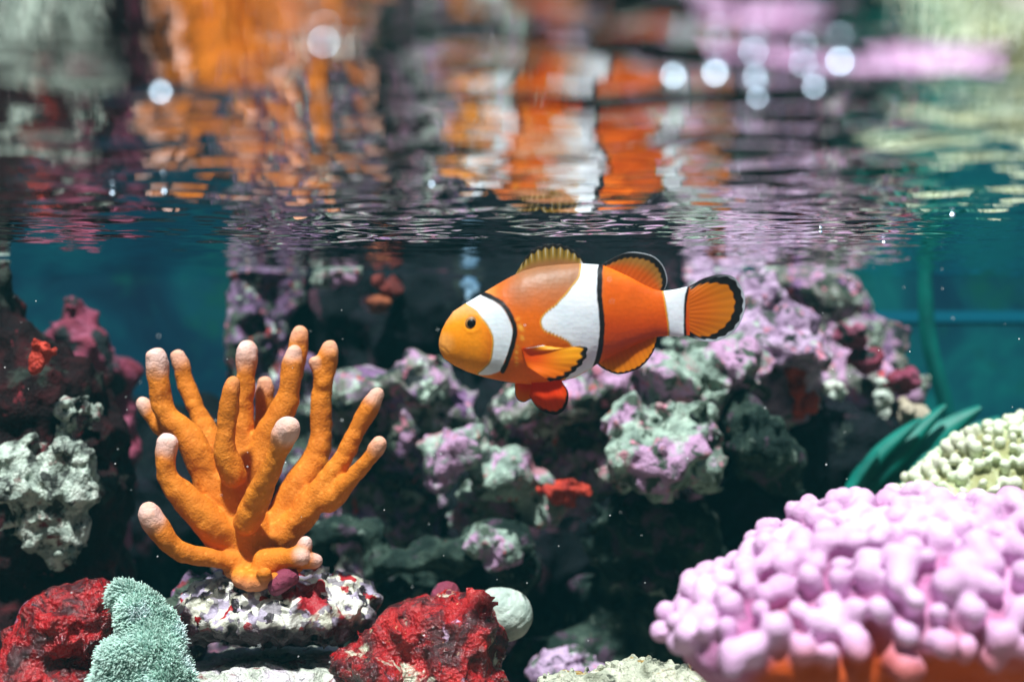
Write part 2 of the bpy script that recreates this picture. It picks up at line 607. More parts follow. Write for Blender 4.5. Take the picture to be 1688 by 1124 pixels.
# the reef mass behind everything, with shade put into its dark colour
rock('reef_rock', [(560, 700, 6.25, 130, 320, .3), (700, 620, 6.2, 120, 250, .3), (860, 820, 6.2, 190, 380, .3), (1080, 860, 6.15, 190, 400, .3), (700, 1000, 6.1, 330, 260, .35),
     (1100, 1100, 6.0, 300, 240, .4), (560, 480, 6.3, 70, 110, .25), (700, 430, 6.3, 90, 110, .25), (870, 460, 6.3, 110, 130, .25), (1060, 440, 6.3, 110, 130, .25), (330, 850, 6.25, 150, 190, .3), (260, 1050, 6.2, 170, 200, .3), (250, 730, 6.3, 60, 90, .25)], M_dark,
     'big blackish reef mass painted dark for the shade behind the clownfish', group=G_ROCK, h=0.022, amp=0.12, freq=3.5, pit=0.08, pitf=4.5)
# left bank
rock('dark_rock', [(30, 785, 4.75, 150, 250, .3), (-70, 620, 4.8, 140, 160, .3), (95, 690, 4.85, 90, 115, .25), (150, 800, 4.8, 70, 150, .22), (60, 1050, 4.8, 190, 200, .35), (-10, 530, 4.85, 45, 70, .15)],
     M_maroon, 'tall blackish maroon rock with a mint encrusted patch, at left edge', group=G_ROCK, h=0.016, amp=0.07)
rock('crimson_rock', [(115, 535, 5.4, 34, 40, .1), (140, 570, 5.42, 46, 46, .12), (110, 640, 5.5, 80, 90, .15), (190, 625, 5.5, 34, 42, .12), (100, 800, 5.5, 130, 250, .2), (100, 1080, 5.5, 150, 200, .2)], M_crimson,
     'pinkish crimson rock peak rising behind the dark left rock', group=G_ROCK)
# purple column left of the middle
rock('purple_rock', [(425, 470, 5.9, 45, 110, .15), (420, 560, 5.85, 48, 75, .17), (470, 470, 5.95, 40, 60, .15), (450, 660, 5.9, 80, 90, .2), (460, 850, 5.9, 120, 200, .25), (460, 1080, 5.9, 150, 180, .25)], M_purple,
     'lavender rock column with a dark hole, behind the orange coral tips', group=G_ROCK, cuts=[(415, 548, 5.72, 20, 20, .12)])
rock('pale_rock', [(558, 450, 5.8, 34, 22, .07), (535, 455, 5.82, 20, 18, .06), (585, 447, 5.8, 16, 14, .05)], M_mint, 'small whitish lump of rock high on the dark reef left of the clownfish', group=G_ROCK, h=0.008, amp=0.03, freq=12, pit=0.02)
rock('ledge_rock', [(620, 640, 5.4, 100, 36, .18), (700, 640, 5.35, 70, 55, .18), (690, 700, 5.4, 60, 60, .16), (600, 690, 5.5, 60, 70, .2), (740, 700, 5.45, 50, 60, .15), (640, 860, 5.75, 90, 150, .25)], M_mix,
     'lilac and green ledge of rock behind the right branches of the orange coral', group=G_ROCK, h=0.011)
rock('mint_rock', [(760, 745, 5.1, 62, 40, .14), (720, 770, 5.1, 34, 36, .12), (830, 780, 5.15, 62, 46, .14), (880, 820, 5.25, 50, 50, .14), (800, 840, 5.4, 60, 60, .15)], M_mint,
     'whitish mint knobbly rock below the head of the clownfish', group=G_ROCK, h=0.010, amp=0.06, freq=8, pit=0.06)
rock('arch_rock', [(560, 870, 5.15, 60, 26, .1), (615, 905, 5.12, 26, 48, .1), (680, 925, 5.1, 70, 26, .12), (745, 912, 5.1, 60, 28, .12), (825, 895, 5.05, 58, 42, .14), (850, 940, 5.1, 40, 46, .12), (660, 1060, 5.3, 160, 120, .2), (530, 930, 5.2, 30, 60, .1)], M_green,
     'curved grey green rock arch just above the white shell', group=G_ROCK, h=0.010, amp=0.045, freq=9, pit=0.03, pitf=10, cuts=[(560, 920, 5.0, 34, 28, .3), (700, 968, 5.0, 40, 22, .3)])
rock('knobbly_rock', [(825, 905, 4.98, 46, 32, .09), (800, 890, 5.0, 28, 26, .08)], M_mint, 'pale knobbly stone lying on the arch above the white shell', group=G_ROCK, h=0.008, amp=0.03, freq=14, pit=0.025, pitf=14)
rock('cave_rock', [(860, 680, 5.3, 56, 60, .16), (910, 660, 5.35, 70, 40, .18), (850, 740, 5.35, 60, 60, .15), (980, 640, 5.4, 90, 60, .18), (960, 760, 5.5, 90, 90, .16)], M_mix,
     'purple rock with a black cave right below the pelvic fins', group=G_ROCK, h=0.011, cuts=[(940, 735, 5.2, 52, 34, .22), (900, 745, 5.15, 35, 28, .18)])
rock('mint_boulder', [(1085, 750, 4.95, 88, 74, .2), (1040, 740, 4.92, 50, 60, .16), (1130, 720, 4.98, 52, 62, .17), (1150, 760, 5.0, 36, 50, .14), (1050, 700, 5.0, 50, 34, .13)], M_mint,
     'large pale mint and lilac boulder below the tail of the clownfish', group=G_ROCK, h=0.010, amp=0.065, freq=7.5, pit=0.06, pitf=9)
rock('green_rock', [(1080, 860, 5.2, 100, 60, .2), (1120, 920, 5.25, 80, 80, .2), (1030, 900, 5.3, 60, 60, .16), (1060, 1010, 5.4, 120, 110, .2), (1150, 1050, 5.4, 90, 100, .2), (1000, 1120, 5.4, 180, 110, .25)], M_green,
     'dull green rock with shade put into its colour, under the pale mint boulder', group=G_ROCK, h=0.013, amp=0.08)
rock('ridge_rock', [(1130, 620, 5.15, 80, 50, .16), (1180, 640, 5.2, 60, 55, .15), (1210, 590, 5.2, 70, 40, .15), (1080, 640, 5.2, 60, 40, .13), (1150, 560, 5.4, 60, 60, .15)], M_mint,
     'pink flecked mint ridge of rock just under the tail fin', group=G_ROCK, h=0.010, amp=0.06, freq=8, pit=0.06)
rock('lilac_rock', [(1290, 575, 5.3, 62, 34, .14), (1240, 560, 5.35, 60, 45, .15), (1330, 585, 5.35, 40, 30, .12), (1250, 510, 5.5, 52, 60, .15), (1290, 540, 5.5, 60, 40, .15), (1290, 640, 5.6, 70, 80, .16)], M_lilac,
     'bright lilac ledge of rock right of the tail fin', group=G_ROCK, h=0.010, amp=0.05, freq=9, pit=0.04)
rock('column_rock', [(1190, 430, 6.05, 52, 70, .15), (1170, 480, 6.0, 50, 60, .15), (1210, 520, 5.9, 70, 60, .2), (1140, 440, 6.05, 30, 30, .1)], M_lilac,
     'pale pinkish rock column reaching the water surface above the tail fin', group=G_ROCK, h=0.012)
rock('slope_rock', [(1300, 470, 6.1, 70, 60, .18), (1360, 500, 6.05, 70, 60, .18), (1420, 570, 6.0, 70, 60, .18), (1400, 650, 5.95, 90, 80, .2), (1480, 650, 5.95, 50, 50, .16), (1330, 600, 6.05, 90, 100, .2)], M_mix,
     'greyish purple rock slope descending to the teal leaves', group=G_ROCK, h=0.012, amp=0.08)
rock('lump_rock', [(1255, 735, 5.05, 60, 56, .15), (1225, 700, 5.1, 40, 50, .13), (1290, 770, 5.1, 34, 40, .12)], M_green,
     'dark green lump of rock right of the pale mint boulder', group=G_ROCK, h=0.010)
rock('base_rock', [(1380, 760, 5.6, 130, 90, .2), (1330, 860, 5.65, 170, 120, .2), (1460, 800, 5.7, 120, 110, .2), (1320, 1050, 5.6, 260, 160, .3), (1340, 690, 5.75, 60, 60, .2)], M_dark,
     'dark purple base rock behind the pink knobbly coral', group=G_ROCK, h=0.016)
rock('purple_stone', [(935, 1085, 4.9, 36, 24, .08), (905, 1105, 4.9, 40, 26, .1), (960, 1125, 4.9, 50, 40, .1)], M_lilac, 'small purple stone low down between red rock and cream crust', group=G_ROCK, h=0.008, amp=0.03, freq=12, pit=0.02)
rock('edge_stone', [(2, 425, 5.0, 14, 16, .05), (-12, 440, 5.0, 22, 26, .06)], M_mint, 'small white stone against the left edge at the waterline', group=G_ROCK, h=0.006, amp=0.015, freq=15, pit=0.0)

# encrusting mint growth on the dark left rock
M_crust = rock_mat('mint_crust', [(0.3, (0.08, 0.1, 0.08)), (0.42, (0.4, 0.5, 0.42)), (0.55, (0.62, 0.72, 0.62)), (0.72, (0.75, 0.8, 0.72))], [(MAROON, 0.25, 8), ((0.03, 0.035, 0.03), 0.36, 12), ((0.22, 0.27, 0.23), 0.4, 17)], bd=0.02, scale=10)
rock('crusting_sponge', [(75, 780, 4.42, 85, 58, .07), (40, 770, 4.43, 50, 40, .06), (110, 840, 4.43, 55, 55, .06), (60, 870, 4.43, 45, 40, .05), (120, 690, 4.5, 32, 34, .06), (100, 915, 4.47, 34, 22, .05), (118, 745, 4.46, 36, 30, .05)], M_crust,
     'whitish mint crust growing over the dark left rock', 'sponge', h=0.008, amp=0.06, freq=10, pit=0.05, pitf=14, fine=0.02, finef=30)

# foreground: red rocks, ledge
M_red = rock_mat('wet_red_rock', [(0.3, (0.012, 0.001, 0.002)), (0.44, (0.10, 0.002, 0.004)), (0.53, (0.42, 0.006, 0.010)), (0.72, (0.58, 0.016, 0.018))], [((0.02, 0.003, 0.005), -0.05, 14), ((0.6, 0.42, 0.36), -0.13, 30)], scale=11, rough=0.2, spec=0.9, bd=0.03)  # last patch paints pale wet glints into the colour
rock('red_rock', [(110, 1040, 3.85, 80, 75, .14), (60, 1090, 3.85, 70, 60, .14), (160, 1000, 3.85, 36, 46, .1), (20, 1130, 3.8, 60, 50, .15), (120, 1180, 3.9, 170, 120, .25), (80, 1330, 3.95, 220, 200, .3)], M_red,
     'wet blood red rock in the lower left corner, half under fuzzy mint coral', group='red crusted rocks', h=0.008, amp=0.05, freq=11, pit=0.035, pitf=15, fine=0.016, finef=38)
rock('pink_stone', [(62, 1000, 4.2, 22, 20, .05), (55, 1030, 4.2, 22, 26, .06), (60, 1120, 4.25, 40, 90, .1)], M_crimson, 'small pink stone peeping out behind the lower left red rock', group=G_ROCK, h=0.007, amp=0.02, freq=14, pit=0.0)
M_red2 = rock_mat('red_crusted_rock', [(0.3, (0.014, 0.002, 0.003)), (0.44, (0.12, 0.003, 0.005)), (0.53, (0.44, 0.007, 0.010)), (0.72, (0.60, 0.02, 0.015))], [((0.02, 0.004, 0.005), -0.05, 13), ((0.6, 0.64, 0.48), 0.1, 8), ((0.6, 0.42, 0.6), -0.08, 9), ((0.3, 0.004, 0.008), 0.1, 22), ((0.7, 0.5, 0.25), -0.12, 28)], scale=11, rough=0.2, spec=0.9, bd=0.03)  # last patch paints yellowish glints; the pale and lilac ones are crust
rock('red_rock', [(740, 1030, 4.0, 84, 54, .14), (780, 1060, 3.98, 44, 76, .12), (680, 1060, 3.95, 80, 50, .14), (620, 1100, 3.9, 70, 44, .14), (720, 1120, 3.95, 106, 70, .16), (690, 1250, 4.0, 150, 150, .25), (700, 1400, 4.0, 200, 170, .3)], M_red2,
     'red rock with pale crust patches, beside the white shell', group='red crusted rocks', h=0.008, amp=0.05, freq=10, pit=0.035, pitf=14, fine=0.016, finef=36)
rock('red_nub', [(738, 973, 4.15, 18, 12, .03), (730, 985, 4.15, 18, 16, .04)], M_crimson, 'small pink nub peeping over the top of the right red rock', 'sponge', h=0.006, amp=0.012, freq=15, pit=0.0, fine=0.006)
M_ledge = rock_mat('pale_ledge', [(0.28, (0.06, 0.05, 0.06)), (0.4, (0.3, 0.32, 0.28)), (0.5, (0.55, 0.6, 0.5)), (0.65, (0.62, 0.55, 0.62))], [(MAROON, 0.06, 12), ((0.06, 0.07, 0.06), 0.05, 16)], scale=11)
rock('ledge_slab', [(450, 1155, 4.25, 230, 78, .5), (420, 1180, 3.95, 180, 84, .3), (480, 1400, 4.2, 260, 220, .5), (560, 1130, 4.1, 80, 50, .25)], M_ledge,
     'pale mottled slab of rock under the orange coral plug', 'rock', G_ROCK, h=0.010, amp=0.03, freq=9, pit=0.025, pitf=16, fine=0.012, finef=40)

# the plug the orange coral stands on
m, n, out = new_mat('pebbled_plug')
v = coords(n)
wob = N(n, 'ShaderNodeTexNoise')
wob.inputs['Scale'].default_value = 30
wob.inputs['Detail'].default_value = 4
L(n, v, wob.inputs['Vector'])
wv = N(n, 'ShaderNodeVectorMath', operation='MULTIPLY_ADD')
L(n, wob.outputs['Color'], wv.inputs[0])
wv.inputs[1].default_value = (0.05, 0.05, 0.05)
L(n, v, wv.inputs[2])
cells = voro(n, wv.outputs[0], 34, 'F1', 'Color')
sep = N(n, 'ShaderNodeSeparateColor')
L(n, cells, sep.inputs[0])
c = ramp(n, sep.outputs[0], [(0.0, (0.62, 0.62, 0.5)), (0.28, (0.38, 0.33, 0.43)), (0.46, (0.72, 0.72, 0.64)), (0.68, (0.22, 0.2, 0.22)), (0.86, (0.02, 0.015, 0.02)), (0.93, (0.35, 0.01, 0.015))], 'CONSTANT')
f = ramp(n, noise(n, v, 7, 4, 0.6), [(0.55, (0, 0, 0)), (0.62, (1, 1, 1))])
c = mixc(n, f, c, (0.025, 0.008, 0.012))
f = ramp(n, noise(n, v, 5.3, 4, 0.6), [(0.6, (0, 0, 0)), (0.64, (1, 1, 1))])
c = mixc(n, f, c, (0.33, 0.012, 0.02))
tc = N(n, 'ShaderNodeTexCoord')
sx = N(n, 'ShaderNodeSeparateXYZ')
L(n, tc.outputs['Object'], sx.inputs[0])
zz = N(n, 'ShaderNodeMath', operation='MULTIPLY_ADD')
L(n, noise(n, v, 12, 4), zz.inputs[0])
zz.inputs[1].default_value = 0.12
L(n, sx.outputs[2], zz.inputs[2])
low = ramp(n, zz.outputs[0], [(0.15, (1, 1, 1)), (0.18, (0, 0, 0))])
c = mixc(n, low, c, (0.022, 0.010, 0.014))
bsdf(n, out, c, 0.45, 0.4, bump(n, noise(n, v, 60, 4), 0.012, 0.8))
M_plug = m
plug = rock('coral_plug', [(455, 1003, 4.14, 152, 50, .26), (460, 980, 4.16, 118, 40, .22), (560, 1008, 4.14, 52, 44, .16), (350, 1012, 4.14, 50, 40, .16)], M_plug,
     'oval stone plug crusted white, purple and red under the orange coral', 'rock', h=0.0065, amp=0.025, freq=9, pit=0.045, pitf=24, fine=0.016, finef=34)
rock('red_polyp', [(465, 955, 3.94, 16, 11, .03), (455, 966, 3.93, 13, 10, .025), (478, 948, 3.95, 9, 8, .02)], M_crimson, 'dark red fleshy polyp on the plug at the foot of the orange coral', 'polyp', h=0.004, amp=0.015, freq=18, pit=0.0, fine=0.006)
rock('grey_stone', [(335, 965, 4.3, 22, 22, .05), (310, 985, 4.3, 22, 22, .05), (290, 1010, 4.3, 26, 30, .06), (300, 1060, 4.3, 40, 40, .08)], M_purple, 'small grey violet stone against the left end of the coral plug', group=G_ROCK, h=0.006, amp=0.02, freq=14, pit=0.015)

# ------------------------------------------------------------------ orange branching coral
ZC = lambda x, y, d: P(180 + x / 2.342, 500 + y / 2.342, d)
D0 = 4.10
kz = D0 / F_PX / 2.342
BR = [  # (points (x, y, depth offset, radius), tip pinkness, tip length)
    ([(560, 1000, -.04, 48), (420, 985, -.10, 42), (290, 960, -.14, 38), (212, 900, -.16, 37), (158, 812, -.18, 50)], 1.0, 46),
    ([(470, 930, -.03, 72), (395, 850, -.07, 66), (305, 760, -.09, 55), (232, 670, -.10, 45), (225, 590, -.10, 40), (228, 535, -.10, 43)], 1.0, 44),
    ([(440, 820, 0, 70), (370, 640, -.01, 60), (300, 510, -.02, 54), (215, 420, -.02, 47), (192, 300, -.02, 40), (188, 214, -.02, 46)], 0.95, 50),
    ([(215, 500, .05, 26), (165, 435, .06, 26), (128, 388, .06, 33)], 0.8, 34),
    ([(430, 660, .07, 60), (365, 470, .09, 47), (300, 320, .10, 37), (268, 205, .10, 36)], 0.5, 40),
    ([(480, 660, -.08, 55), (450, 540, -.11, 44), (463, 390, -.12, 38), (478, 308, -.12, 32)], 0.12, 30),
    ([(510, 640, .02, 55), (518, 430, .03, 42), (526, 280, .03, 38), (530, 186, .03, 46)], 0.95, 50),
    ([(575, 560, .12, 45), (600, 430, .13, 38), (603, 308, .13, 39)], 0.4, 40),
    ([(560, 720, .02, 70), (610, 530, .02, 62), (685, 370, .01, 50), (712, 190, .01, 33)], 0.7, 36),
    ([(690, 420, .09, 38), (720, 230, .09, 35), (730, 116, .09, 38)], 0.45, 36),
    ([(530, 840, -.10, 55), (595, 700, -.15, 48), (655, 565, -.20, 44), (690, 478, -.23, 52)], 1.25, 50),
    ([(630, 920, .04, 85), (720, 740, .06, 72), (812, 560, .07, 52), (815, 380, .07, 44), (838, 240, .07, 36), (856, 170, .07, 36)], 0.5, 34),
    ([(818, 310, .05, 24), (792, 228, .05, 22)], 0.5, 24),
    ([(620, 940, 0, 66), (760, 800, 0, 58), (880, 640, -.01, 47), (960, 480, -.01, 37), (1032, 354, -.01, 36)], 0.65, 38),
    ([(850, 760, -.01, 58), (920, 690, -.04, 42), (990, 615, -.06, 33), (1042, 542, -.07, 38)], 0.55, 36),
    ([(600, 985, -.10, 48), (690, 985, -.13, 38), (745, 960, -.14, 26), (762, 918, -.14, 20)], 1.0, 24),
    ([(690, 990, -.12, 34), (760, 995, -.14, 28), (804, 990, -.14, 24)], 0.9, 24),
    ([(610, 1010, -.10, 40), (700, 985, -.15, 34), (745, 975, -.16, 30)], 0.9, 26),
    ([(560, 1000, 0, 110), (520, 860, 0, 105), (470, 700, -.01, 75)], 0.0, 1),
]
prims = []
for bi, (pts, pk, tl) in enumerate(BR):
    w = [(ZC(x, y, D0 + dd), (r * (0.86 + 0.10 * min(1, max(0, (r - 45) / 25))) - 1) * kz) for x, y, dd, r in pts]
    # resample the polyline with a spline for soft bends
    A = np.array([np.append(c, r) for c, r in w])
    if len(A) > 2:
        e = np.vstack([2 * A[0] - A[1], A, 2 * A[-1] - A[-2]])
        R = []
        for i in range(1, len(e) - 2):
            for t in np.linspace(0, 1, 5)[:-1]:
                a, b, c_, d_ = e[i - 1], e[i], e[i + 1], e[i + 2]
                R.append(0.5 * (2 * b + (c_ - a) * t + (2 * a - 5 * b + 4 * c_ - d_) * t * t + (3 * b - a - 3 * c_ + d_) * t ** 3))
        R.append(A[-1])
        A = np.array(R)
    prims.append(A)
lo = np.min([(A[:, :3] - A[:, 3:4]).min(0) for A in prims], 0) - 0.05
hi = np.max([(A[:, :3] + A[:, 3:4]).max(0) for A in prims], 0) + 0.05
lo[2] -= 0.06
fc = Field(lo, hi, 0.0052)
for A in prims:
    for i in range(len(A) - 1):
        fc.cap(A[i, :3], A[i + 1, :3], A[i, 3], A[i + 1, 3], 0.013)
base_c = ZC(590, 1050, D0 - .03)
fc.ell(base_c, (100 * kz, .15, 44 * kz), 0.04)
for bx, by, bd in ((505, 1050, -.13), (545, 1066, -.16), (590, 1070, -.18), (640, 1060, -.17), (690, 1040, -.14), (470, 1035, -.08), (720, 1020, -.10), (600, 1040, -.2)):
    fc.ell(ZC(bx, by, D0 + bd), (30 * kz, 30 * kz, 26 * kz), 0.012)
fc.band(0.03, lambda p: 0.012 * fbm(p * 9, 3, 7) + 0.0014 * vnoise(p * 48, 9) + 0.002 * (0.5 - worley(p * 34, 10)))
V, Qd = fc.nets()
Nn = vnormals(V, Qd)
best = np.full(len(V), 9.0)
lab = np.full(len(V), -1)
tipd = np.full(len(V), 9.0)
for bi, A in enumerate(prims):
    d = np.full(len(V), 9.0)
    for i in range(len(A) - 1):
        a, b = A[i, :3], A[i + 1, :3]
        t = np.clip((V - a) @ (b - a) / ((b - a) @ (b - a) + 1e-9), 0, 1)
        d = np.minimum(d, np.linalg.norm(V - a - t[:, None] * (b - a), axis=1) - (A[i, 3] + (A[i + 1, 3] - A[i, 3]) * t))
    mm = d < best
    best[mm], lab[mm] = d[mm], bi
    tipd[mm] = np.linalg.norm(V[mm] - A[-1, :3], axis=1)
lab[lab == len(BR) - 1] = -1
zb = ZC(590, 1020, D0)[2]
lab[(V[:, 2] < zb) & (best > 0.004)] = -1
# pigment: orange flesh, paler pink growing tips
nz = fbm(V * 9, 3, 21)
fl = np.array([0.64, 0.190, 0.014]) + nz[:, None] * np.array([0.18, 0.08, 0.007])
spot = sstep(0.30, 0.12, worley(V * 46, 11))
fl = fl * (1 + 0.28 * spot[:, None]) + spot[:, None] * np.array([0.05, 0.05, 0.02])
pk = np.array([b[1] for b in BR])[np.maximum(lab, 0)] * (lab >= 0)
tl = np.array([b[2] for b in BR])[np.maximum(lab, 0)] * kz * 0.8
tw = sstep(2.5, 0.3, tipd / tl + 0.3 * fbm(V * 26, 3, 22)) ** 1.35 * np.minimum(pk, 1)
tipcol = np.array([0.92, 0.72, 0.70]) * (1 + 0.12 * nz[:, None])
colc = fl * (1 - tw[:, None]) + tipcol * tw[:, None]
foot = sstep(zb + 0.015, zb - 0.03, V[:, 2])[:, None] * 0.6
colc = colc * (1 - foot) + np.array([0.72, 0.3, 0.2]) * foot
colc = np.clip(colc, 0.004, 0.9)
M_orange = attr_mat('orange_coral_flesh', 0.7, 0.2, 130, 0.0035, 0.15, sss=0.0)
root = thing('branching_coral', base_c - np.array([0, 0, 0.06]), 'bright orange coral with finger branches and pale pink tips', 'coral')
fl_lab = np.median(lab[Qd], axis=1).astype(int)
tipmask = (tipd < tl * 1.15) & (lab >= 0)
ftip = tipmask[Qd].sum(1) >= 3
code = tidy_labels(Qd, np.where(fl_lab < 0, -1, fl_lab * 2 + (ftip & (fl_lab >= 0))))
fl_lab = np.where(code < 0, -1, code // 2)
ftip = (code >= 0) & (code % 2 == 1)
for bi in range(-1, len(BR) - 1):
    fm = fl_lab == bi
    if not fm.any():
        continue
    if bi < 0:
        v2, q2, n2, c2 = sub(V, Qd, fm, Nn, colc)
        mesh('holdfast', v2, q2, M_orange, root, col=c2, normals=n2)
        continue
    body = fm & ~ftip
    if not body.any():
        body = fm
    v2, q2, n2, c2 = sub(V, Qd, body, Nn, colc)
    b_ = mesh('branch', v2, q2, M_orange, root, col=c2, normals=n2)
    t_ = fm & ftip
    if t_.any() and BR[bi][1] > 0.3:
        v2, q2, n2, c2 = sub(V, Qd, t_, Nn, colc)
        o = mesh('branch_tip', v2, q2, M_orange, b_, loc=np.array(root.location), col=c2, normals=n2)
    elif t_.any():
        v2, q2, n2, c2 = sub(V, Qd, t_, Nn, colc)
        mesh('branch_tip', v2, q2, M_orange, b_, loc=np.array(root.location), col=c2, normals=n2)

# ------------------------------------------------------------------ knobbly corals
def knob_coral(name, ells, label, h, spacing, kl, kr, kk, zmin, col_tip, col_low, mat, seed, up=-0.3, col_mid=None, fork=0.3, tinge=None, hump=(0.02, 4.0), maxk=290, view=None):
    E = [px_ell(*e) for e in ells]
    lo = np.min([c - r for c, r in E], 0) - kl - kr - 0.03
    hi = np.max([c + r for c, r in E], 0) + kl + kr + 0.03
    lo[2] = max(lo[2], FLOOR_Z - 0.02)
    f0 = Field(lo, hi, h * 2.2)
    f = Field(lo, hi, h)
    for g in (f0, f):
        for c, r in E:
            g.ell(c, r, 0.05)
        g.band(0.12, lambda p: hump[0] * fbm(p * hump[1], 2, seed))
    V0, Q0 = f0.nets()
    N0 = vnormals(V0, Q0)
    rng = np.random.RandomState(seed)
    ok = np.where((N0[:, 2] > up) & (V0[:, 2] > zmin))[0]
    if view is not None:
        px = CX + V0[ok, 0] / V0[ok, 1] * F_PX
        facing = (N0[ok] * -V0[ok]).sum(1) > -0.25 * np.linalg.norm(V0[ok], axis=1)
        ok = ok[(px < view) & facing]
    ok = ok[rng.permutation(len(ok))]
    ch = []
    for i in ok:
        if len(ch) >= maxk:
            break
        if not ch or np.min(np.linalg.norm(V0[ch] - V0[i], axis=1)) > spacing * (0.85 + 0.3 * rng.rand()):
            ch.append(i)
    basef = f.F.copy()
    ks = []
    for i in ch:
        nn = N0[i] + rng.normal(0, 0.18, 3)
        nn[2] += 0.25
        nn /= np.linalg.norm(nn)
        l_, r_ = kl * rng.uniform(0.5, 1.25), kr * rng.uniform(0.66, 1.22)
        a, b = V0[i] - nn * kr * 0.4, V0[i] + nn * l_
        ks.append((a, b, r_))
        f.cap(a, b, r_ * 0.8, r_, kk)
        if rng.rand() < fork:                       # some knobs fork
            s_ = np.cross(nn, rng.normal(0, 1, 3))
            s_ /= np.linalg.norm(s_)
            f.cap(a + nn * l_ * 0.5, b + s_ * r_ * 0.9 - nn * r_ * 0.2, r_ * 0.7, r_ * 0.75, kk)
    f.band(0.03, lambda p: 0.22 * kr * fbm(p / kr * 0.5, 2, seed + 3) + 0.03 * kr * vnoise(p / kr * 3, seed + 5))
    V, Qd = f.nets()
    Nn = vnormals(V, Qd)
    ic = np.clip(np.round((V - f.lo) / f.h).astype(int), 0, np.array(f.n) - 1)
    bd = basef[ic[:, 0], ic[:, 1], ic[:, 2]]
    best = np.full(len(V), 9.0)
    lab = np.full(len(V), -1)
    for j, (a, b, r_) in enumerate(ks):
        near = np.where(np.abs(V - b).max(1) < kl + 3 * kr)[0]
        if not len(near):
            continue
        v = V[near]
        t = np.clip((v - a) @ (b - a) / ((b - a) @ (b - a)), 0, 1)
        d = np.linalg.norm(v - a - t[:, None] * (b - a), axis=1) - r_
        mm = d < best[near]
        best[near[mm]], lab[near[mm]] = d[mm], j
    lab[(best > kk * 0.9) | (bd < kl * 0.05)] = -1
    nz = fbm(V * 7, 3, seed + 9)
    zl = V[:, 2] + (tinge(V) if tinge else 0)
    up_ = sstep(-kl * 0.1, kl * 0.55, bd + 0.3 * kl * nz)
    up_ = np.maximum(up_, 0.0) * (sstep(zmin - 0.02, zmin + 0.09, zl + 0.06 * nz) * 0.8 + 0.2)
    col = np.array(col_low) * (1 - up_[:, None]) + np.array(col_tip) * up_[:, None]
    if col_mid is not None:                         # groove shade painted in as darker lavender between the knobs; orange underside is pigment
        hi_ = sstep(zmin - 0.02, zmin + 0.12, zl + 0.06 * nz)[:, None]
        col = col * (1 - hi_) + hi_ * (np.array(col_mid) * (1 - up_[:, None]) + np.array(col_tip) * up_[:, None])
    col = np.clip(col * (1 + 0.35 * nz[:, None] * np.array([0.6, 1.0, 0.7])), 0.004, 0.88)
    cmin = V.min(0)
    root = thing(name, np.array([V[:, 0].mean(), V[:, 1].mean(), cmin[2]]), label, 'coral')
    fl = tidy_labels(Qd, np.sort(lab[Qd], 1)[:, 1])
    v2, q2, n2, c2 = sub(V, Qd, fl < 0, Nn, col)
    mesh('coral_base', v2, q2, mat, root, col=c2, normals=n2)
    order = np.argsort(fl, kind='stable')
    fs = fl[order]
    for j in range(len(ks)):
        a, b = np.searchsorted(fs, j), np.searchsorted(fs, j + 1)
        if b - a < 12:
            continue
        v2, q2, n2, c2 = sub(V, Qd, order[a:b], Nn, col)
        mesh('knob', v2, q2, mat, root, col=c2, normals=n2)
    return root

M_pinkc = attr_mat('pink_coral_flesh', 0.6, 0.25, 95, 0.0035, 0.2)
knob_coral('knobbly_coral', [(1340, 1055, 3.05, 210, 118, .30), (1258, 1064, 2.95, 138, 68, .2), (1470, 990, 3.1, 240, 120, .36), (1680, 1010, 3.1, 260, 150, .38), (1430, 942, 3.3, 165, 110, .2), (1600, 968, 3.25, 200, 110, .25), (1560, 1180, 3.12, 300, 150, .26), (1560, 1400, 3.15, 330, 260, .3)],
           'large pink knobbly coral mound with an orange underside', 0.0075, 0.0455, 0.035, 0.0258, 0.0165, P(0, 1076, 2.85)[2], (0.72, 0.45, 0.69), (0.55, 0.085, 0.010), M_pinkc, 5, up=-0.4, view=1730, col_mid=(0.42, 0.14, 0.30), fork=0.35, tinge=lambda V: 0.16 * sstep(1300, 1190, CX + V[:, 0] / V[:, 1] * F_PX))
M_cream = attr_mat('cream_coral_flesh', 0.6, 0.25, 60, 0.006, 0.2)
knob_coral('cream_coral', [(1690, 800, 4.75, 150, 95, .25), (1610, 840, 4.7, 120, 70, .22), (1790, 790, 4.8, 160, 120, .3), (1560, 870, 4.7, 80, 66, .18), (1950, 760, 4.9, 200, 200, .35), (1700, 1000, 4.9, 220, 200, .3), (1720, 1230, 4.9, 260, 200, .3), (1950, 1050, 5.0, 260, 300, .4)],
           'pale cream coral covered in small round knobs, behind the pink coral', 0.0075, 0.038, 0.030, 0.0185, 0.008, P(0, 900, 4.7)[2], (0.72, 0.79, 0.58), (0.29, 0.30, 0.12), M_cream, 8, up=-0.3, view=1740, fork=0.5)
M_speckle = rock_mat('cream_crust', [(0.3, (0.12, 0.13, 0.08)), (0.45, (0.42, 0.45, 0.34)), (0.6, (0.62, 0.64, 0.5))], [((0.30, 0.18, 0.03), 0.05, 14), ((0.06, 0.07, 0.05), 0.2, 17)], scale=12, bd=0.02)
rock('cream_crust', [(1015, 1130, 3.7, 64, 30, .12), (1075, 1134, 3.65, 70, 40, .14), (950, 1140, 3.7, 60, 32, .1), (1160, 1150, 3.6, 90, 40, .14), (1060, 1260, 3.75, 170, 130, .2), (1060, 1420, 3.8, 200, 170, .3)], M_speckle,
     'cream speckled crust low down at the left foot of the pink coral', 'coral', h=0.006, amp=0.03, freq=10, pit=-0.03, pitf=30, fine=0.006, finef=40)

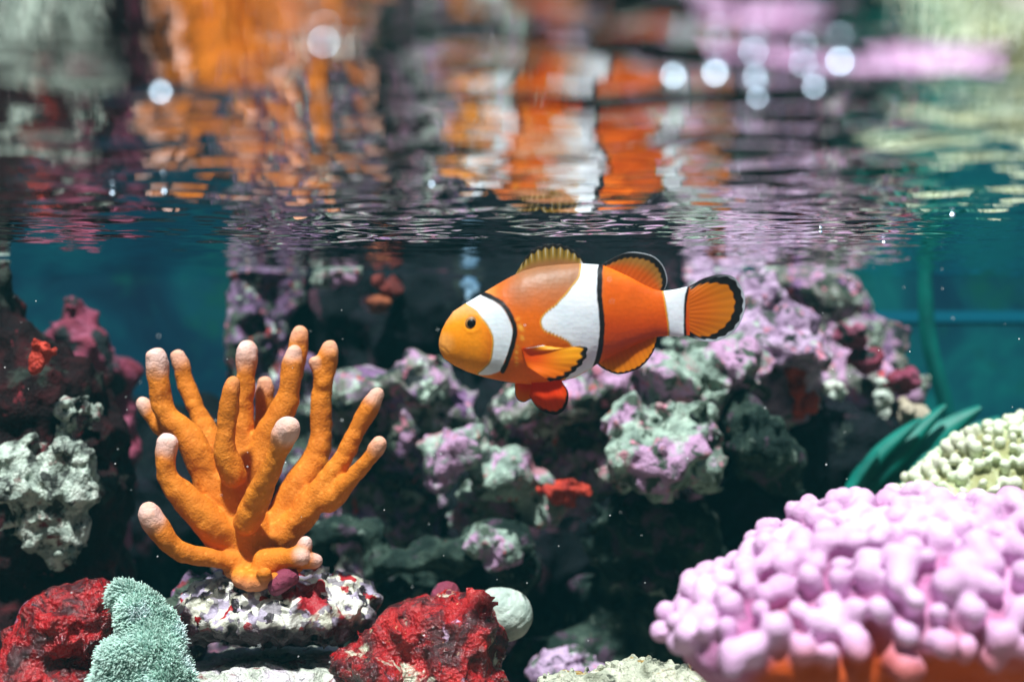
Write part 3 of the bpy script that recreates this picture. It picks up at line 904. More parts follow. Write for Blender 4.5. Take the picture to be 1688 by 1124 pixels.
# ------------------------------------------------------------------ fuzzy mint coral on the left red rock
_seed[0] = 900
E = [px_ell(*e) for e in [(225, 1010, 3.72, 36, 42, .09), (250, 1060, 3.70, 50, 50, .10), (215, 1090, 3.68, 50, 50, .10), (262, 1120, 3.68, 50, 60, .12), (190, 1130, 3.66, 38, 50, .1), (205, 980, 3.75, 16, 18, .06), (230, 1250, 3.75, 90, 130, .16)]]
ff = Field(np.min([c - r for c, r in E], 0) - .05, np.max([c + r for c, r in E], 0) + .05, 0.007)
for c, r in E:
    ff.ell(c, r, 0.03)
ff.band(0.06, lambda p: 0.035 * fbm(p * 8, 3, 77))
V, Qd = ff.nets()
Nn = vnormals(V, Qd)
m, n, out = new_mat('fuzzy_mat')
v = coords(n)
bsdf(n, out, ramp(n, noise(n, v, 14, 4), [(0.35, (0.04, 0.10, 0.085)), (0.65, (0.22, 0.4, 0.34))]), 0.8, 0.15)
M_fz = m
root = thing('fuzzy_coral', np.array([V[:, 0].mean(), V[:, 1].mean(), V[:, 2].min()]), 'fuzzy mint green coral patch draped over the lower left red rock', 'coral')
mesh('coral_base', V, Qd, M_fz, root)
rng = np.random.RandomState(4)
px = CX + V[:, 0] / V[:, 1] * F_PX
py = CY - V[:, 2] / V[:, 1] * F_PX
vis = np.where((py < 1180) & ((Nn * -V).sum(1) > -1.3))[0]
pick = rng.choice(vis, 22000)
PV, PQ, PC = [], [], []
dirv = Nn[pick] + rng.normal(0, 0.35, (len(pick), 3)) + np.array([-0.35, -0.25, 0.5])
dirv /= np.linalg.norm(dirv, axis=1, keepdims=True)
ln = rng.uniform(0.010, 0.019, len(pick)) * (0.7 + 1.0 * np.clip(fbm(V[pick] * 6, 2, 5) + .35, 0, 1))
rr = rng.uniform(0.0014, 0.0024, len(pick))
s1 = np.cross(dirv, np.array([0.3, 0.8, 0.5]))
s1 /= np.linalg.norm(s1, axis=1, keepdims=True)
s2 = np.cross(dirv, s1)
b0 = V[pick] + rng.normal(0, 0.004, (len(pick), 3)) - dirv * 0.003
rings = []
for lev, rs in ((0, 1.0), (0.6, 0.9), (1.0, 0.45)):
    cen = b0 + dirv * (ln * lev)[:, None] + np.array([0, 0, -0.004]) * lev ** 2
    for a in (0, 2.094, 4.189):
        rings.append(cen + (s1 * math.cos(a) + s2 * math.sin(a)) * (rr * rs)[:, None])
PV = np.stack(rings, 1).reshape(-1, 3)
b9 = np.arange(len(pick))[:, None] * 9
q = []
for lev in (0, 3):
    for a in range(3):
        q.append(np.concatenate([b9 + lev + a, b9 + lev + (a + 1) % 3, b9 + lev + 3 + (a + 1) % 3, b9 + lev + 3 + a], 1))
q.append(np.concatenate([b9 + 6, b9 + 7, b9 + 8, b9 + 8], 1))
PQ = np.concatenate(q[:-1])
tone = fbm(V[pick] * 9, 3, 15)
ptip = np.array([0.55, 0.78, 0.68])[None] * (1 + 0.7 * tone[:, None])
pc = np.repeat(ptip, 9, axis=0)
pc[(np.arange(len(pc)) % 9) < 3] *= np.array([0.5, 0.62, 0.6])
M_poly = attr_mat('mint_polyps', 0.6, 0.2)
o = mesh('polyps', PV, PQ, M_poly, root, col=np.clip(pc, 0.01, 0.85))
o['kind'] = 'stuff'

# ------------------------------------------------------------------ round white shell beside the right red rock
c0, r0 = P(833, 1013, 4.25), 45 * 4.25 / F_PX
fsh = Field(c0 - r0 - .03, c0 + r0 + .03, r0 / 26)
fsh.ell(c0, (r0, r0, r0 * .97), 0.01)
fsh.ell(c0 + np.array([-.40, -.30, .62]) * r0, (r0 * .46, r0 * .46, r0 * .40), 0.03)
axs = np.array([-0.45, -0.45, 0.75]); axs /= np.linalg.norm(axs)
def whorl_groove(p):
    e = (p - c0) / r0
    al = e @ axs
    q_ = e - al[:, None] * axs
    u_ = np.cross(axs, [0, 1, 0]); u_ /= np.linalg.norm(u_)
    th_ = np.arctan2(q_ @ np.cross(axs, u_), q_ @ u_)
    g = np.arccos(np.clip(al / (np.linalg.norm(e, axis=1) + 1e-6), -1, 1))
    ph_ = (g - th_ * 0.11) / 0.69
    dd = np.abs(ph_ - np.round(ph_))
    return r0 * (0.018 * np.exp(-(dd / 0.09) ** 2) + 0.03 * (fbm(p * 16, 3, 91)))
fsh.band(0.05, whorl_groove)
V, Q = fsh.nets()
m, n, out = new_mat('shell_white')
v = coords(n)
c = ramp(n, noise(n, v, 9, 5, 0.6), [(0.3, (0.3, 0.4, 0.35)), (0.46, (0.46, 0.55, 0.48)), (0.6, (0.64, 0.69, 0.60))])
c = mixc(n, ramp(n, noise(n, v, 34, 4), [(0.58, (0, 0, 0)), (0.7, (1, 1, 1))]), c, (0.28, 0.36, 0.3))
c = mixc(n, ramp(n, noise(n, v, 13, 3), [(0.62, (0, 0, 0)), (0.68, (1, 1, 1))]), c, (0.06, 0.09, 0.08))
bsdf(n, out, c, 0.5, 0.35, bump(n, noise(n, v, 40, 4), 0.008))
M_shell = m
shell_root = thing('round_shell', c0 - np.array([0, 0, r0]), 'round greenish white shell beside the right red rock', 'shell')
mesh('whorl', V, Q, M_shell, shell_root)

# ------------------------------------------------------------------ red mushrooms, lumps on the reef
M_mush = rock_mat('red_mushroom', [(0.35, (0.3, 0.02, 0.015)), (0.6, (0.6, 0.06, 0.03))], [], scale=10, rough=0.5)
M_ormush = rock_mat('orange_mushroom', [(0.35, (0.12, 0.025, 0.012)), (0.6, (0.34, 0.10, 0.04))], [], scale=10, rough=0.5)
def lump(name, px, py, d, rx, ry, mat, label, cat='polyp', rd=None, group=None):
    rd = rd or rx * d / F_PX * 0.8
    return rock(name, [(px, py, d, rx, ry, rd), (px + rx * .5, py + ry * .35, d, rx * .6, ry * .7, rd * .7), (px - rx * .6, py - ry * .2, d, rx * .5, ry * .6, rd * .6), (px, py + ry * .8, d + rd, rx * .5, ry * .9, rd)], mat, label, cat, group, h=0.006, amp=0.035, freq=15, pit=0.02, pitf=18, fine=0.010)
M_dullred = rock_mat('dull_red_mushroom', [(0.35, (0.08, 0.012, 0.012)), (0.6, (0.22, 0.04, 0.03))], [], scale=10, rough=0.6)
GP = 'small soft polyps on the reef'
lump('mushroom_polyp', 930, 806, 5.08, 34, 13, M_mush, 'red mushroom polyp left of the pale mint boulder', group=GP)
lump('mushroom_polyp', 625, 497, 5.85, 20, 12, M_ormush, 'orange polyp below the reddish one on the dark reef', group=GP)
lump('mushroom_polyp', 642, 470, 5.88, 18, 12, M_dullred, 'reddish polyp on the dark reef left of the clownfish head', group=GP)
lump('mushroom_polyp', 68, 578, 4.35, 12, 16, M_mush, 'bright red polyp on the dark left rock', group=GP)
lump('mushroom_polyp', 1400, 552, 5.6, 26, 12, M_crimson, 'dull crimson polyp at the top of the purple slope', group=GP)
lump('mushroom_polyp', 1425, 590, 5.65, 26, 18, M_crimson, 'crimson polyp halfway down the purple slope', group=GP)
lump('mushroom_polyp', 1490, 622, 5.6, 26, 14, M_crimson, 'crimson polyp above the teal leaves', group=GP)
lump('mushroom_polyp', 1312, 640, 5.4, 8, 26, M_mush, 'narrow bright red polyp under the lilac ledge', group=GP)
lump('mushroom_polyp', 1335, 660, 5.4, 10, 10, M_mush, 'tiny red polyp beside the narrow bright red one', group=GP)
lump('mushroom_polyp', 1182, 500, 5.7, 14, 22, M_ormush, 'orange polyp right behind the tail fin', group=GP)
m, n, out = new_mat('bluish_sponge')
bsdf(n, out, ramp(n, noise(n, coords(n), 14, 3), [(0.35, (0.03, 0.10, 0.18)), (0.65, (0.25, 0.42, 0.55))]), 0.7, 0.2)
M_bsp = m
lump('pale_snail', 1380, 641, 5.5, 18, 12, M_shell, 'small cream snail shell on the purple slope', 'snail')
lump('blue_sponge', 776, 476, 5.9, 9, 20, M_bsp, 'small bluish white sponge on the dark reef just behind the fish forehead', 'sponge')
lump('white_sponge', 1455, 650, 5.6, 8, 24, M_shell, 'small upright white sponge left of the teal leaves', 'sponge')
lump('tan_sponge', 1500, 680, 5.55, 20, 16, rock_mat('tan_sponge', [(0.3, (0.3, 0.26, 0.18)), (0.6, (0.5, 0.45, 0.34))]), 'tan sponge at the root of the teal leaves', 'sponge')

# ------------------------------------------------------------------ leaves
m, n, out = new_mat('teal_leaf')
v = coords(n)
c = ramp(n, noise(n, v, 5, 3), [(0.3, (0.002, 0.10, 0.08)), (0.6, (0.003, 0.19, 0.145)), (0.8, (0.008, 0.27, 0.21))])
bsdf(n, out, c, 0.5, 0.3)
M_leaf = m
def leaf(pts, width, d, parent, twist=0.3):
    A = np.array([P(x, y, d + dd) for x, y, dd in pts])
    t = np.linspace(0, 1, 24)
    seg = np.linspace(0, 1, len(A))
    ctr = np.stack([np.interp(t, seg, A[:, k]) for k in range(3)], 1)
    for _ in range(6):
        ctr[1:-1] = (ctr[:-2] + 2 * ctr[1:-1] + ctr[2:]) / 4
    tan = np.gradient(ctr, axis=0)
    side = np.cross(tan, np.array([0.15, 1.0, 0.1]))
    side /= np.linalg.norm(side, axis=1, keepdims=True)
    side += np.array([0, twist, 0]) * np.sin(t * 3)[:, None]
    w = width * d / F_PX * 0.5 * (np.sin(np.pi * np.clip(t * 0.85 + 0.13, 0, 1)) ** 0.6)
    V, K = [], 8
    for s_ in (1, -1):
        for i in range(24):
            for j in range(K):
                u = j / (K - 1) * 2 - 1
                V.append(ctr[i] + side[i] * w[i] * u + np.array([0, 0.02 * (u * u) + s_ * 0.003 * (1 - u * u), 0]))
    Q = []
    for i in range(23):
        for j in range(K - 1):
            a = i * K + j
            Q.append((a, a + 1, a + K + 1, a + K))
            b = a + 24 * K
            Q.append((b, b + K, b + K + 1, b + 1))
    return mesh('leaf', V, Q, M_leaf, parent)
pl = thing('strap_plant', P(1430, 830, 5.38), 'teal strap leaved plant between the purple slope and cream coral', 'plant')
for pts, w in ([[(1410, 830, 0), (1470, 760, 0), (1560, 668, .05)], 30], [[(1430, 830, .06), (1520, 740, .08), (1618, 672, .1)], 40], [[(1400, 820, -.05), (1450, 750, -.03), (1520, 690, -.03)], 24],
               [[(1460, 830, .1), (1550, 750, .12), (1650, 690, .16)], 40], [[(1390, 830, -.06), (1420, 780, -.06), (1450, 745, -.06)], 18], [[(1480, 840, .0), (1530, 770, .0), (1600, 720, .02)], 34]):
    leaf(pts, w * 1.15, 5.38, pl)
m, n, out = new_mat('kelp_leaf')
v = coords(n)
c = ramp(n, noise(n, v, 6, 4, 0.6), [(0.3, (0.001, 0.06, 0.06)), (0.6, (0.002, 0.13, 0.11)), (0.8, (0.004, 0.18, 0.14))])
bsdf(n, out, c, 0.5, 0.2)
M_kelp = m
kl_ = thing('kelp_plant', P(1590, 800, 6.2), 'single tall green strap leaf rising to the surface against the blue backing', 'plant')
M_leaf_teal, M_leaf = M_leaf, M_kelp
leaf([(1590, 800, 0), (1560, 660, 0), (1530, 560, .02), (1526, 440, .03), (1530, 415, .05)], 26, 6.2, kl_, 0.1)
leaf([(1580, 800, .05), (1500, 640, .05), (1465, 590, .05)], 20, 6.2, kl_, 0.1)

# pale blue strip along the back
m, n, out = new_mat('blue_strip')
bsdf(n, out, (0.003, 0.12, 0.19), 0.4, 0.3)
a, b = P(1395, 530, 6.6), P(1900, 512, 6.6)
st = box('back_trim', (a[0], 6.694, a[2]), (TX, 6.697, b[2]), m)

# ------------------------------------------------------------------ clownfish
FD = 3.6
fs = FD / F_PX / 2.9103
def FZ(zx, zy, y=0.0):
    """from the enlarged side view of the fish to the tank; y < 0 is towards the viewer"""
    b = P(680, 380, FD)
    return np.stack([b[0] + np.asarray(zx) * fs, FD + np.asarray(y) * fs + 0 * np.asarray(zx), b[2] - np.asarray(zy) * fs], -1)

TOP = np.array([(126, 545), (128, 520), (140, 478), (160, 438), (195, 388), (240, 358), (290, 328), (330, 305), (400, 262), (470, 222), (530, 194), (600, 175), (700, 164), (800, 158), (910, 165), (960, 185), (1040, 222), (1100, 255), (1160, 283), (1205, 290), (1260, 283), (1315, 270), (1330, 268)], float)
BOT = np.array([(126, 545), (130, 575), (150, 612), (200, 647), (260, 676), (340, 702), (420, 720), (490, 732), (560, 738), (640, 735), (700, 725), (780, 705), (840, 672), (890, 637), (960, 602), (1040, 563), (1110, 531), (1170, 509), (1225, 505), (1270, 508), (1315, 505), (1330, 503)], float)
THK = np.array([(126, 0), (130, 20), (145, 42), (170, 60), (210, 78), (260, 94), (340, 114), (430, 132), (520, 140), (640, 138), (760, 124), (880, 100), (1000, 72), (1100, 50), (1200, 32), (1290, 18), (1320, 9), (1330, 3)], float)
ns, nr = 460, 180
u = np.linspace(0, 1, ns)
sx_ = 126 + (1330 - 126) * (u ** 1.5)
def prof(A):
    y = np.interp(sx_, A[:, 0], A[:, 1])
    for _ in range(7):
        y[1:-1] = (y[:-2] + 2 * y[1:-1] + y[2:]) / 4
    return y
tp, bt, tk = prof(TOP), prof(BOT), prof(THK)
ang = np.linspace(0, 2 * np.pi, nr, endpoint=False)
ca, sa = np.cos(ang), np.sin(ang)
X = np.repeat(sx_[:, None], nr, 1)
Zc = (tp + bt)[:, None] / 2 - (bt - tp)[:, None] / 2 * sa[None]
Yc = -tk[:, None] * np.sign(ca) * np.abs(ca)[None] ** 0.9

def seg_dist(x, y, pts):
    """distance to a polyline"""
    d = np.full(x.shape, 1e9)
    for (x0, y0), (x1, y1) in zip(pts[:-1], pts[1:]):
        dx, dy = x1 - x0, y1 - y0
        t = np.clip(((x - x0) * dx + (y - y0) * dy) / (dx * dx + dy * dy + 1e-9), 0, 1)
        d = np.minimum(d, np.hypot(x - x0 - t * dx, y - y0 - t * dy))
    return d
def poly_sd(x, y, pts):
    """signed distance to a closed outline, negative inside"""
    pts = list(pts)
    ins = np.zeros(x.shape, bool)
    for (x0, y0), (x1, y1) in zip(pts, pts[1:] + pts[:1]):
        c = ((y0 > y) != (y1 > y)) & (x < (x1 - x0) * (y - y0) / (y1 - y0 + 1e-12) + x0)
        ins ^= c
    d = seg_dist(x, y, pts + pts[:1])
    return np.where(ins, -d, d)
def spl(pts, m=6):
    A = np.array(pts, float)
    e = np.vstack([2 * A[0] - A[1], A, 2 * A[-1] - A[-2]])
    R = []
    for i in range(1, len(e) - 2):
        for t in np.linspace(0, 1, m + 1)[:-1]:
            a, b, c, d = e[i - 1], e[i], e[i + 1], e[i + 2]
            R.append(0.5 * (2 * b + (c - a) * t + (2 * a - 5 * b + 4 * c - d) * t * t + (3 * b - a - 3 * c + d) * t ** 3))
    R.append(A[-1])
    return [tuple(r) for r in R]

HB_F = spl([(240, 340), (265, 356), (305, 382), (345, 430), (378, 478), (392, 530), (386, 590), (376, 630), (345, 662), (318, 684)])
HB_R = spl([(300, 300), (345, 316), (395, 343), (435, 378), (468, 438), (480, 490), (466, 560), (441, 630), (421, 672), (370, 690), (318, 692)])
HB_K = spl([(318, 290), (345, 306), (400, 334), (444, 368), (480, 434), (492, 490), (477, 560), (452, 630), (432, 672)])
MB_F = spl([(812, 130), (800, 220), (755, 285), (700, 350), (640, 400), (617, 432), (626, 470), (660, 490), (720, 515), (755, 540), (782, 590), (770, 650), (720, 730)])
MB_R = spl([(900, 130), (890, 185), (885, 250), (884, 320), (890, 390), (894, 460), (891, 530), (880, 600), (862, 660)])
MB_K = spl([(908, 150), (897, 190), (893, 250), (892, 320), (899, 390), (904, 460), (901, 530), (890, 600), (874, 655)])
TB_F = spl([(1200, 250), (1206, 300), (1216, 370), (1226, 430), (1231, 480), (1229, 530)])
TB_R = spl([(1334, 240), (1318, 290), (1309, 340), (1306, 390), (1305, 450), (1310, 530)])
def mix(a, b, t):
    return a * (1 - t[..., None]) + np.array(b) * t[..., None]

def body_col(x, y):
    q = np.stack([x, y, 0 * x], -1).reshape(-1, 3)
    wob = (fbm(q / 38, 3, 61) * 7).reshape(x.shape)
    soft = fbm(q / 130, 3, 62).reshape(x.shape)
    c = np.broadcast_to(np.array([0.62, 0.118, 0.004]), x.shape + (3,)).copy()
    face = sstep(430, 300, x)
    c = mix(c, (0.86, 0.275, 0.007), face)
    c = mix(c, (0.62, 0.36, 0.16), sstep(450, 370, y + 0.35 * (x - 240) + 25 * soft) * face * 0.75)
    c = mix(c, (0.88, 0.42, 0.12), sstep(75, 20, np.hypot(x - 150, y - 540)) * 0.5)
    back = sstep(430, 215, y - 0.06 * (x - 600) + 45 * soft) * sstep(370, 540, x) * sstep(930, 880, x)
    c = mix(c, (0.30, 0.13, 0.055), back)
    c = mix(c, (0.80, 0.13, 0.004), sstep(540, 660, y) * sstep(430, 500, x))
    rear = sstep(890, 930, x)
    c = mix(c, (0.64, 0.098, 0.002), rear * 0.9)
    c = mix(c, (0.58, 0.055, 0.002), rear * sstep(330, 480, y) * 0.8)
    c = mix(c, (0.74, 0.2, 0.01), rear * sstep(280, 200, y) * 0.6)
    frill = np.exp(-((seg_dist(x, y, [(505, 432), (520, 470), (527, 515)])) / 11) ** 2) + np.exp(-((seg_dist(x, y, [(500, 560), (497, 600), (500, 640)])) / 9) ** 2)
    c = mix(c, (0.9, 0.5, 0.06), np.clip(frill, 0, 1) * (0.5 + 0.5 * np.sin(y * 0.55 + x * 0.15)) * 0.7)
    fine = fbm(q / 16, 3, 64).reshape(x.shape)
    c = c * (1 + 0.16 * soft[..., None] + 0.10 * fine[..., None])
    c = mix(c, (0.5, 0.12, 0.006), np.exp(-((x - 232) ** 2 / 900 + (y - 600) ** 2 / 1600)) * 0.25)
    ws = 3.0
    for fr_, re_, kb, kw in ((HB_F, HB_R, HB_K, 11.5), (MB_F, MB_R, MB_K, 12.5), (TB_F, TB_R, TB_R, 6.5)):
        sd_ = poly_sd(x, y, fr_ + re_[::-1]) + wob * 0.5
        df = seg_dist(x, y, fr_) + wob * 0.3
        c = mix(c, (0.92, 0.55, 0.05), sstep(11, 4, df) * 0.85)                         # golden front rim
        c = mix(c, (0.10, 0.04, 0.01), sstep(6.0, 3.0, np.abs(df - 1)) * 0.6)
        wcol = np.array([0.70, 0.76, 0.80]) + 0.10 * soft[..., None] * np.array([1.0, 0.6, 0.4])
        t = sstep(ws, -ws, sd_)
        c = c * (1 - t[..., None]) + wcol * t[..., None]
        c = mix(c, (0.008, 0.007, 0.008), sstep(kw + 2.5, kw - 2.5, seg_dist(x, y, kb) + wob * 0.55))
    return np.clip(c, 0.003, 0.9)
colb = body_col(X, Zc)
# relief: mouth slit, lips, gill cover edge
disp_ = np.zeros_like(X)
mouth = spl([(118, 548), (142, 560), (160, 572), (172, 586)])
md = seg_dist(X, Zc, mouth)
disp_ -= 0.9 * np.exp(-(md / 4.0) ** 2)
disp_ += 1.2 * np.exp(-((md - 13) / 10) ** 2) * sstep(230, 170, X)
gd = seg_dist(X, Zc, spl([(430, 372), (478, 440), (490, 500), (474, 580), (440, 660)]))
disp_ += 3.0 * np.exp(-(gd / 20) ** 2)
eyed = np.hypot(X - 288, Zc - 447)
disp_ += 2.0 * np.exp(-((eyed - 40) / 10) ** 2)
disp_ += 1.2 * (fbm(np.stack([X, Zc, Yc], -1).reshape(-1, 3) / 60, 3, 66)).reshape(X.shape)
Yc = Yc + np.sign(Yc) * disp_ * np.clip(np.abs(ca)[None], 0, 1)
colb = mix(colb, (0.62, 0.2, 0.012), np.exp(-(md / 3.5) ** 2) * sstep(215, 190, X) * 0.2)
V = FZ(X.ravel(), Zc.ravel(), Yc.ravel())
idx = np.arange(ns * nr).reshape(ns, nr)
Q = np.stack([idx[:-1], idx[1:], np.roll(idx, -1, 1)[1:], np.roll(idx, -1, 1)[:-1]], -1).reshape(-1, 4)
# scales: fine hexagonal relief
m, n, out = new_mat('fish_skin')
a = N(n, 'ShaderNodeAttribute', attribute_name='col')
tc = N(n, 'ShaderNodeTexCoord')
mp = N(n, 'ShaderNodeMapping')
mp.inputs['Scale'].default_value = (1.0, 0.35, 1.25)
L(n, tc.outputs['Object'], mp.inputs[0])
vv = voro(n, mp.outputs[0], 72, rand=0.75)
b1 = bump(n, vv, 0.0014, 0.3)
c = mixc(n, 0.06, a.outputs['Color'], mixc(n, vv, (1.0, 1.0, 1.0), (0.4, 0.4, 0.4)), 'MULTIPLY')
pb = bsdf(n, out, c, 0.46, 0.25, b1, sss=0.12, sss_r=(0.02, 0.008, 0.004))
M_skin = m
froot = thing('clownfish', FZ(700, 738)[()], 'orange clownfish with three white bands swimming to the left', 'fish')
mesh('body', V, Q, M_skin, froot, col=colb.reshape(-1, 3))

m, n, out = new_mat('fish_fin')
a = N(n, 'ShaderNodeAttribute', attribute_name='col')
p_ = N(n, 'ShaderNodeBsdfPrincipled')
L(n, a.outputs['Color'], p_.inputs['Base Color'])
p_.inputs['Roughness'].default_value = 0.45
p_.inputs['Specular IOR Level'].default_value = 0.3
tl_ = N(n, 'ShaderNodeBsdfTranslucent')
L(n, a.outputs['Color'], tl_.inputs[0])
mxs = N(n, 'ShaderNodeMixShader')
mxs.inputs[0].default_value = 0.3
L(n, p_.outputs[0], mxs.inputs[1])
L(n, tl_.outputs[0], mxs.inputs[2])
L(n, mxs.outputs[0], out.inputs['Surface'])
M_fin = m

def resample(pts, k):
    A = np.array(spl(pts, 10))
    s = np.concatenate([[0], np.cumsum(np.hypot(*np.diff(A, axis=0).T))])
    t = np.linspace(0, s[-1], k)
    return np.stack([np.interp(t, s, A[:, 0]), np.interp(t, s, A[:, 1])], 1)
def fin(name, base, outer, colf, yf, rays, thick=7.0, ray_amp=0.45, ns_=150, nt_=70, label=None, scallop=0.0):
    B, O = resample(base, ns_), resample(outer, ns_)
    s = np.linspace(0, 1, ns_)[:, None]
    t = np.linspace(0, 1, nt_)[None]
    ray = np.cos(s * rays * 2 * np.pi)
    ext = 1 + scallop * ray[:, 0:1] if scallop else np.ones((ns_, 1))
    tt = t * ext
    x = B[:, 0:1] * (1 - tt) + O[:, 0:1] * tt
    y = B[:, 1:2] * (1 - tt) + O[:, 1:2] * tt
    ln = np.hypot(O[:, 0] - B[:, 0], O[:, 1] - B[:, 1])[:, None]
    edge = np.minimum((1 - t) * ln, 1e9) + 0 * s
    col = np.clip(colf(x, y, s + 0 * t, t + 0 * s, edge, ray + 0 * t), 0.004, 0.9)
    th_ = thick * (1 - 0.8 * t) * np.minimum(1, (1.02 - t) * 12) + ray_amp * ray * (1 - 0.5 * t) * sstep(0, 0.15, t)
    th_ = np.maximum(th_, 0.5)
    yc = yf(s + 0 * t, t + 0 * s)
    wav = 2.0 * np.sin(s * 19) * t
    V1 = FZ(x.ravel(), y.ravel(), (yc + wav - th_).ravel())
    V2 = FZ(x.ravel(), y.ravel(), (yc + wav + th_).ravel())
    i1 = np.arange(ns_ * nt_).reshape(ns_, nt_)
    q1 = np.stack([i1[:-1, :-1], i1[1:, :-1], i1[1:, 1:], i1[:-1, 1:]], -1).reshape(-1, 4)
    i2 = i1 + ns_ * nt_
    q2 = np.stack([i2[:-1, :-1], i2[:-1, 1:], i2[1:, 1:], i2[1:, :-1]], -1).reshape(-1, 4)
    bd = np.concatenate([i1[:, 0], i1[-1, 1:], i1[::-1, -1][1:], i1[0, ::-1][1:-1]])
    b2 = np.roll(bd, -1)
    q3 = np.stack([bd, bd + ns_ * nt_, b2 + ns_ * nt_, b2], 1)
    return mesh(name, np.vstack([V1, V2]), np.vstack([q1, q2, q3]), M_fin, froot, col=np.vstack([col.reshape(-1, 3)] * 2))
BLK = (0.008, 0.007, 0.008)
RIM = (0.45, 0.50, 0.55)
def c_front_dorsal(x, y, s, t, e, ray):
    c = mix(np.broadcast_to(np.array([0.36, 0.16, 0.055]), x.shape + (3,)).copy(), (0.36, 0.22, 0.025), sstep(0.2, 0.6, t))
    c = mix(c, (0.10, 0.07, 0.015), sstep(0.0, -0.9, ray) * sstep(0.25, 0.7, t) * 0.7)
    c = mix(c, (0.62, 0.60, 0.42), sstep(0.75, 1.0, ray) * sstep(0.35, 0.8, t) * 0.8)
    c = mix(c, (0.7, 0.76, 0.8), sstep(800, 818, x + 0.4 * (y - 150)) * 0.9)
    return mix(c, BLK, sstep(24, 13, e + 3 * ray) * sstep(0.02, 0.2, s))
fin('dorsal_fin', [(485, 225), (560, 200), (640, 190), (720, 182), (835, 178)], [(505, 192), (530, 150), (560, 106), (610, 77), (680, 65), (740, 76), (790, 106), (830, 152)], c_front_dorsal, lambda s, t: 0 * s, 11, scallop=0.025)
def c_rear_dorsal(x, y, s, t, e, ray):
    c = mix(np.broadcast_to(np.array([0.64, 0.105, 0.003]), x.shape + (3,)).copy(), (0.36, 0.17, 0.03), sstep(0.35, 0.75, t))
    c = mix(c, (0.30, 0.12, 0.015), sstep(0.3, -0.8, ray) * sstep(0.3, 0.6, t) * 0.25)
    c = mix(c, BLK, sstep(38, 26, e + 3 * ray))
    c = mix(c, RIM, sstep(7, 3, e) * sstep(0.25, 0.4, s) * 0.8)
    return c
fin('dorsal_fin', [(880, 185), (960, 215), (1040, 250), (1120, 290), (1185, 315)], [(893, 172), (935, 146), (985, 120), (1040, 104), (1100, 107), (1160, 126), (1203, 170), (1222, 230), (1213, 275), (1192, 300)], c_rear_dorsal, lambda s, t: 0 * s, 16)
def c_tail(x, y, s, t, e, ray):
    c = mix(np.broadcast_to(np.array([0.66, 0.135, 0.003]), x.shape + (3,)).copy(), (0.62, 0.19, 0.006), sstep(0.2, 0.8, t))
    c = mix(c, (0.36, 0.11, 0.008), sstep(0.2, -0.9, ray) * sstep(0.35, 0.7, t) * 0.22)
    c = mix(c, BLK, sstep(9, 5, seg_dist(x, y, TB_R)))
    out_ = spl([(1325, 268), (1350, 256), (1400, 230), (1480, 211), (1542, 224), (1582, 280), (1597, 350), (1578, 430), (1532, 492), (1462, 527), (1400, 530), (1345, 514), (1318, 500)])
    od = seg_dist(x, y, out_) + 3 * ray
    bw = 18 + 32 * sstep(1360, 1530, x)
    c = mix(c, BLK, sstep(bw + 4, bw - 4, od))
    c = mix(c, RIM, sstep(12, 8, od) * sstep(1330, 1420, x) * sstep(0.12, 0.45, s))
    return c
fin('tail_fin', [(1316, 285), (1312, 330), (1308, 385), (1308, 440), (1314, 495)], [(1328, 266), (1350, 255), (1400, 229), (1480, 210), (1543, 223), (1583, 280), (1598, 350), (1579, 430), (1533, 493), (1462, 528), (1400, 531), (1345, 515), (1320, 503)], c_tail, lambda s, t: 12 * np.sin(t * 2.2), 15, ns_=220, nt_=110)
def c_anal(x, y, s, t, e, ray):
    c = mix(np.broadcast_to(np.array([0.76, 0.12, 0.003]), x.shape + (3,)).copy(), (0.85, 0.26, 0.006), sstep(0.2, 0.8, t))
    c = mix(c, (0.55, 0.10, 0.004), sstep(0.2, -0.9, ray) * 0.2)
    return mix(c, BLK, sstep(12, 7, e + 2 * ray))
fin('anal_fin', [(880, 618), (950, 580), (1040, 538), (1120, 505), (1172, 490)], [(885, 640), (925, 668), (980, 688), (1040, 680), (1100, 650), (1150, 592), (1180, 512)], c_anal, lambda s, t: 0 * s, 14)
def c_pelvic(x, y, s, t, e, ray):
    c = mix(np.broadcast_to(np.array([0.85, 0.04, 0.002]), x.shape + (3,)).copy(), (0.90, 0.075, 0.003), sstep(0.3, 0.9, t))
    c = mix(c, (0.60, 0.05, 0.004), sstep(0.2, -0.9, ray) * 0.15)
    return mix(c, BLK, sstep(20, 14, e + 2 * ray) * sstep(0.25, 0.55, s + 0.2 * t) + sstep(5, 3, e) * 0.8 * (s < 0.4))
fin('pelvic_fin', [(575, 705), (620, 700), (660, 695), (700, 690)], [(560, 790), (590, 838), (632, 868), (685, 880), (725, 856), (745, 806), (742, 765), (722, 735)], c_pelvic, lambda s, t: -30 - 28 * t, 10)
def c_pelvic2(x, y, s, t, e, ray):
    c = mix(np.broadcast_to(np.array([0.85, 0.06, 0.002]), x.shape + (3,)).copy(), (0.90, 0.22, 0.006), sstep(0.3, 0.9, t))
    return mix(c, BLK, sstep(6, 3, e))
fin('pelvic_fin', [(500, 705), (540, 705), (580, 705), (610, 705)], [(490, 742), (494, 790), (508, 815), (535, 824), (560, 812), (590, 800), (610, 780)], c_pelvic2, lambda s, t: 30 - 10 * t, 6)
